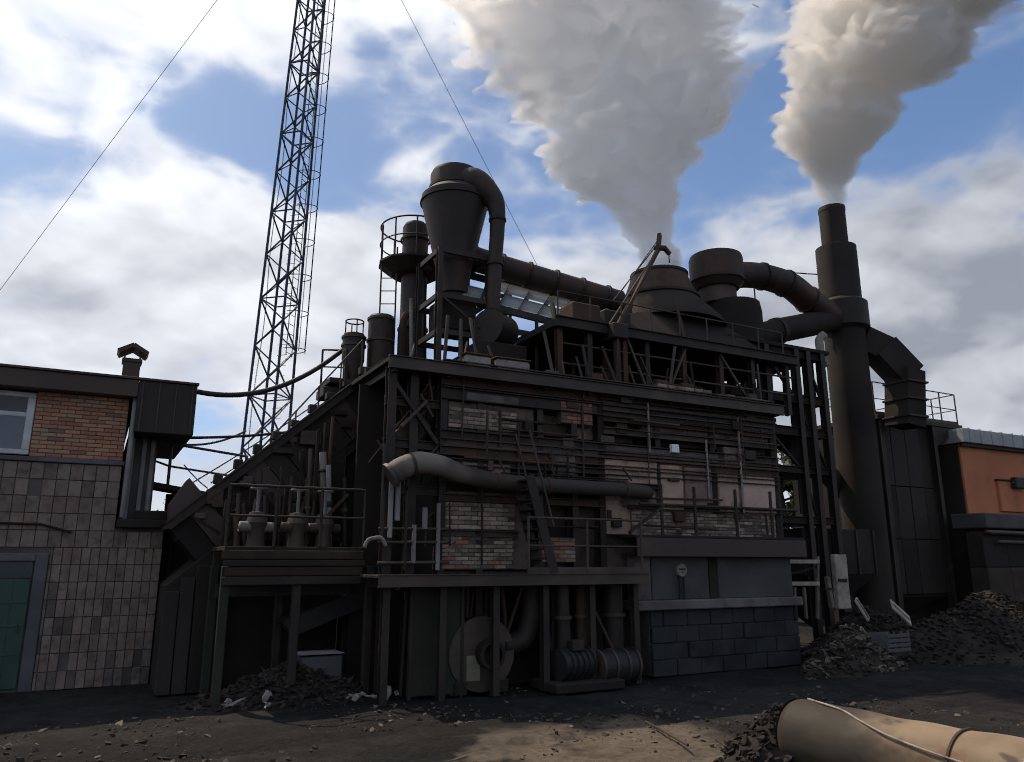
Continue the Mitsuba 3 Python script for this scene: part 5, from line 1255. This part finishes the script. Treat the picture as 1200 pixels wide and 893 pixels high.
# ---------------------------------------------------------------- trees and far things
def tree(lb, base, height, spread, seed, n=2600, leaf='leaf', group=None):
    g = np.random.default_rng(seed)
    t = thing('tree', lb, 'tree', group)
    b = V(base)
    top_ = b + V(g.normal() * .2, g.normal() * .2, height * .75)
    part(t, 'trunk', sweep([b, b + (top_ - b) * .5 + V(g.normal() * .12, g.normal() * .12, 0), top_], [height * .022, height * .016, height * .006], 9, 4), 'bark', True)
    tips, lm = [], []
    for k in range(16):
        f = g.uniform(.3, .95)
        s = b + (top_ - b) * f
        a, r = g.uniform(0, 6.28), spread * g.uniform(.35, 1.0) * (1.15 - f * .5)
        e_ = s + V(math.cos(a) * r, math.sin(a) * r, r * g.uniform(.25, .9))
        lm.append(sweep([s, (s + e_) / 2 + V(0, 0, -.08 * r), e_], [height * .008, height * .005, height * .002], 6, 3))
        tips += [(e_, r * .42), ((s + e_) / 2, r * .3)]
    tips.append((top_ + V(0, 0, height * .1), spread * .4))
    part(t, 'limbs', cat(*lm), 'bark', True)
    pts = []
    for k in range(n):
        c, r = tips[g.integers(len(tips))]
        d_ = g.normal(size=3)
        pts.append(c + d_ / np.linalg.norm(d_) * r * g.random() ** .45 * V(1, 1, .8))
    pts = np.array(pts)
    size = height * g.uniform(.010, .020, n)
    u1, u2 = g.normal(size=(n, 3)), g.normal(size=(n, 3))
    u1 /= np.linalg.norm(u1, axis=1, keepdims=True)
    u2 -= (u2 * u1).sum(1, keepdims=True) * u1
    u2 /= np.linalg.norm(u2, axis=1, keepdims=True)
    q = np.stack([pts - u1 * size[:, None] * 1.3, pts + u2 * size[:, None] * .7, pts + u1 * size[:, None] * 1.3, pts - u2 * size[:, None] * .7], 1).reshape(-1, 3)
    k = np.arange(n) * 4
    part(t, 'crown', trimesh.Trimesh(q, np.vstack([np.stack([k, k + 1, k + 2], 1), np.stack([k, k + 2, k + 3], 1)]), process=False), leaf)
tree('green leafy tree seen through the open frame, nearest the furnace', V((24.130, 22.280, 2.855)) * V(1, 1, 0), 7.2, 2.4, 1, 5000, 'leaf_pale')
tree('darker tree seen through the open frame, right of the pale one', V((28.452, 24.512, 2.940)) * V(1, 1, 0), 7.0, 2.2, 2, 4000)
tree('wispy tree top showing right of the annex porch', V((2.323, 36.140, 2.898)) * V(1, 1, 0), 5.6, 1.3, 3, 1300)
tree('bushy tree top behind the conveyor beside the mast foot', V((7.459, 41.337, 3.046)) * V(1, 1, 0), 8.2, 1.8, 4, 2600)
fw = thing('boundary_wall', 'low grey slab wall closing the yard far behind the works', 'wall')
for k in range(30):
    a = (-30 + k * 3.2, 47.0)
    part(fw, 'slab', box((a[0] + .02, a[1] + rnd.uniform(0, .04), 0), (a[0] + 3.18, a[1] + .2, 2.3), .02), 'concrete')
# ---------------------------------------------------------------- smoke plumes
def plume(key, path, widths, seed, sigma, albedo, label, rough=0.34, soft=0.2, g=0.5, ragged=0.25, shell=0.5, core=0.10, bulges=()):
    """A closed, billowing column of smoke: path of centres (rising), half widths; its density falls off towards a ragged rim."""
    path, widths = np.array(path, float), np.array(widths, float)
    s = np.linspace(0, 1, len(path))
    n, m = 150, 120
    from scipy.interpolate import PchipInterpolator
    C, W = PchipInterpolator(s, path), PchipInterpolator(s, widths)

    def bulge(pt):
        k = np.ones(pt.shape[:-1])
        for q, a, r_ in bulges:
            k = k + a * np.exp(-((pt - np.array(q)) ** 2).sum(-1) / r_ ** 2)
        return k

    def radius(c, w, th, dirs, grow):
        pt = c + dirs * w[..., None]
        k = 1.0 / 1.7
        b1 = np.abs(2 * meshkit.noise(pt * k * 0.55 + seed, seed) - 1)
        b2 = np.abs(2 * meshkit.noise(pt * k * 1.5 + seed, seed + 1) - 1)
        b3 = np.abs(2 * meshkit.noise(pt * k * 3.4 + seed, seed + 2) - 1)
        b4 = np.abs(2 * meshkit.noise(pt * k * 7.5 + seed, seed + 3) - 1)
        b = 0.34 * b1 ** 0.8 + 0.30 * b2 ** 0.8 + 0.22 * b3 ** 0.9 + 0.14 * b4
        return w * bulge(pt) * (1 + grow * rough * 2.0 * (b - 0.40))

    S = np.linspace(0, 1, n)
    th = np.linspace(0, 2 * np.pi, m, endpoint=False)
    c, w = C(S), W(S)
    grow = np.clip(S / 0.06, 0, 1) * 0.9 + 0.1
    dirs = np.stack([np.cos(th), np.sin(th), 0 * th], -1)[None].repeat(n, 0)
    r = radius(c[:, None], w[:, None].repeat(m, 1), th, dirs, grow[:, None])
    v = c[:, None] + dirs * r[..., None]
    v[1:-1, :, 2] += (0.25 * w[1:-1, None]) * (meshkit.fbm(v[1:-1] * 1.3, 3, seed + 9) - 0.5)
    ring = np.arange(m)
    f = []
    for i in range(n - 1):
        a, b = i * m + ring, i * m + (ring + 1) % m
        f += [np.stack([a, b, b + m], 1), np.stack([a, b + m, a + m], 1)]
    verts = np.vstack([v.reshape(-1, 3), c[0], c[-1]])
    f += [np.stack([(ring + 1) % m, ring, ring * 0 + n * m], 1), np.stack([(n - 1) * m + ring, (n - 1) * m + (ring + 1) % m, ring * 0 + n * m + 1], 1)]
    mesh = trimesh.Trimesh(verts, np.vstack(f), process=False)
    # density on a grid
    lo, hi = verts.min(0) - 0.05, verts.max(0) + 0.05
    step = 0.085
    N = np.ceil((hi - lo) / step).astype(int)
    gx, gy, gz = [lo[k] + (np.arange(N[k]) + 0.5) * (hi[k] - lo[k]) / N[k] for k in range(3)]
    zs = c[:, 2]
    den = np.zeros((N[2], N[1], N[0]), np.float32)
    for k, z in enumerate(gz):
        t = np.clip(np.interp(z, zs, S), 0, 1)
        i0 = min(int(t * (n - 1)), n - 2)
        fr = t * (n - 1) - i0
        cc, rr = c[i0] * (1 - fr) + c[i0 + 1] * fr, r[i0] * (1 - fr) + r[i0 + 1] * fr
        X, Y = np.meshgrid(gx - cc[0], gy - cc[1])
        R_, A = np.hypot(X, Y), np.mod(np.arctan2(Y, X), 2 * np.pi) / (2 * np.pi) * m
        a0 = A.astype(int) % m
        rad = rr[a0] * (1 - (A - np.floor(A))) + rr[(a0 + 1) % m] * (A - np.floor(A))
        P = np.stack([X + cc[0], Y + cc[1], np.full_like(X, z)], -1)
        wob = ragged * (meshkit.fbm(P * 1.9 + 3, 4, seed + 20) - 0.5)
        e = (1 - R_ / rad) * 1.0 + wob * np.clip(t * 6, 0, 1)
        dm = e * rad
        den[k] = np.clip(dm / soft, 0, 1) * (core + (1 - core) * np.exp(-(np.maximum(dm, 0) / shell) ** 2)) * (0.7 + 0.6 * meshkit.fbm(P * 0.8, 3, seed + 30))
    den = den / den.max()
    scene[key + '_air'] = {'type': 'heterogeneous', 'albedo': {'type': 'rgb', 'value': list(albedo)}, 'scale': sigma,
                           'sigma_t': {'type': 'gridvolume', 'grid': mi.VolumeGrid(den[..., None]), 'to_world': T().translate(lo.tolist()).scale((hi - lo).tolist())},
                           'phase': {'type': 'hg', 'g': g}}
    scene[key] = mikit.ply(mesh, 'clear', False, interior={'type': 'ref', 'id': key + '_air'})
    labels[key] = {'label': label, 'category': 'smoke', 'kind': 'stuff'}


scene['clear'] = {'type': 'null'}
plume('smoke', [(12.979, 15.637, 10.077), (12.890, 15.684, 10.480), (12.756, 15.756, 11.373), (12.636, 15.933, 12.202), (12.277, 16.124, 13.052), (12.381, 16.182, 13.785), (12.905, 16.129, 14.679), (13.128, 16.124, 15.449), (12.809, 16.407, 16.238), (12.684, 16.813, 17.640), (12.448, 17.392, 19.820), (11.844, 18.279, 23.262), (10.595, 19.283, 27.166)],
      [.60, .68, .90, 1.25, 1.95, 2.25, 2.28, 2.4, 2.95, 3.5, 3.8, 4.3, 5.0], 3, 5.0, (0.9995, 0.996, 0.990), 'broad pale cream smoke column billowing from the squat flared furnace stack', 0.80, 0.08, 0.5, 0.24, 0.42, 0.08, [((10.251, 17.201, 13.052), .30, 1.1), ((11.310, 16.638, 12.123), .25, .7), ((10.583, 17.251, 14.200), .15, .8), ((10.812, 17.355, 15.364), -.25, .8), ((9.441, 18.311, 17.043), .12, 1.2), ((14.185, 15.223, 12.784), -.2, 1.2)])
plume('smoke_001', [(19.871, 15.257, 13.184), (19.900, 15.241, 13.813), (19.967, 15.262, 14.690), (20.433, 15.185, 16.338), (21.005, 15.107, 17.758), (22.324, 14.745, 19.644), (23.647, 14.495, 22.064), (26.069, 13.774, 25.882), (28.592, 13.112, 29.729)],
      [.38, .56, .92, 1.85, 2.4, 3.1, 3.8, 4.4, 4.9], 8, 4.5, (0.925, 0.918, 0.905), 'grey brown smoke column fanning out from the tall slender chimney', 0.66, 0.16, 0.4, 0.3, 0.6, 0.2)
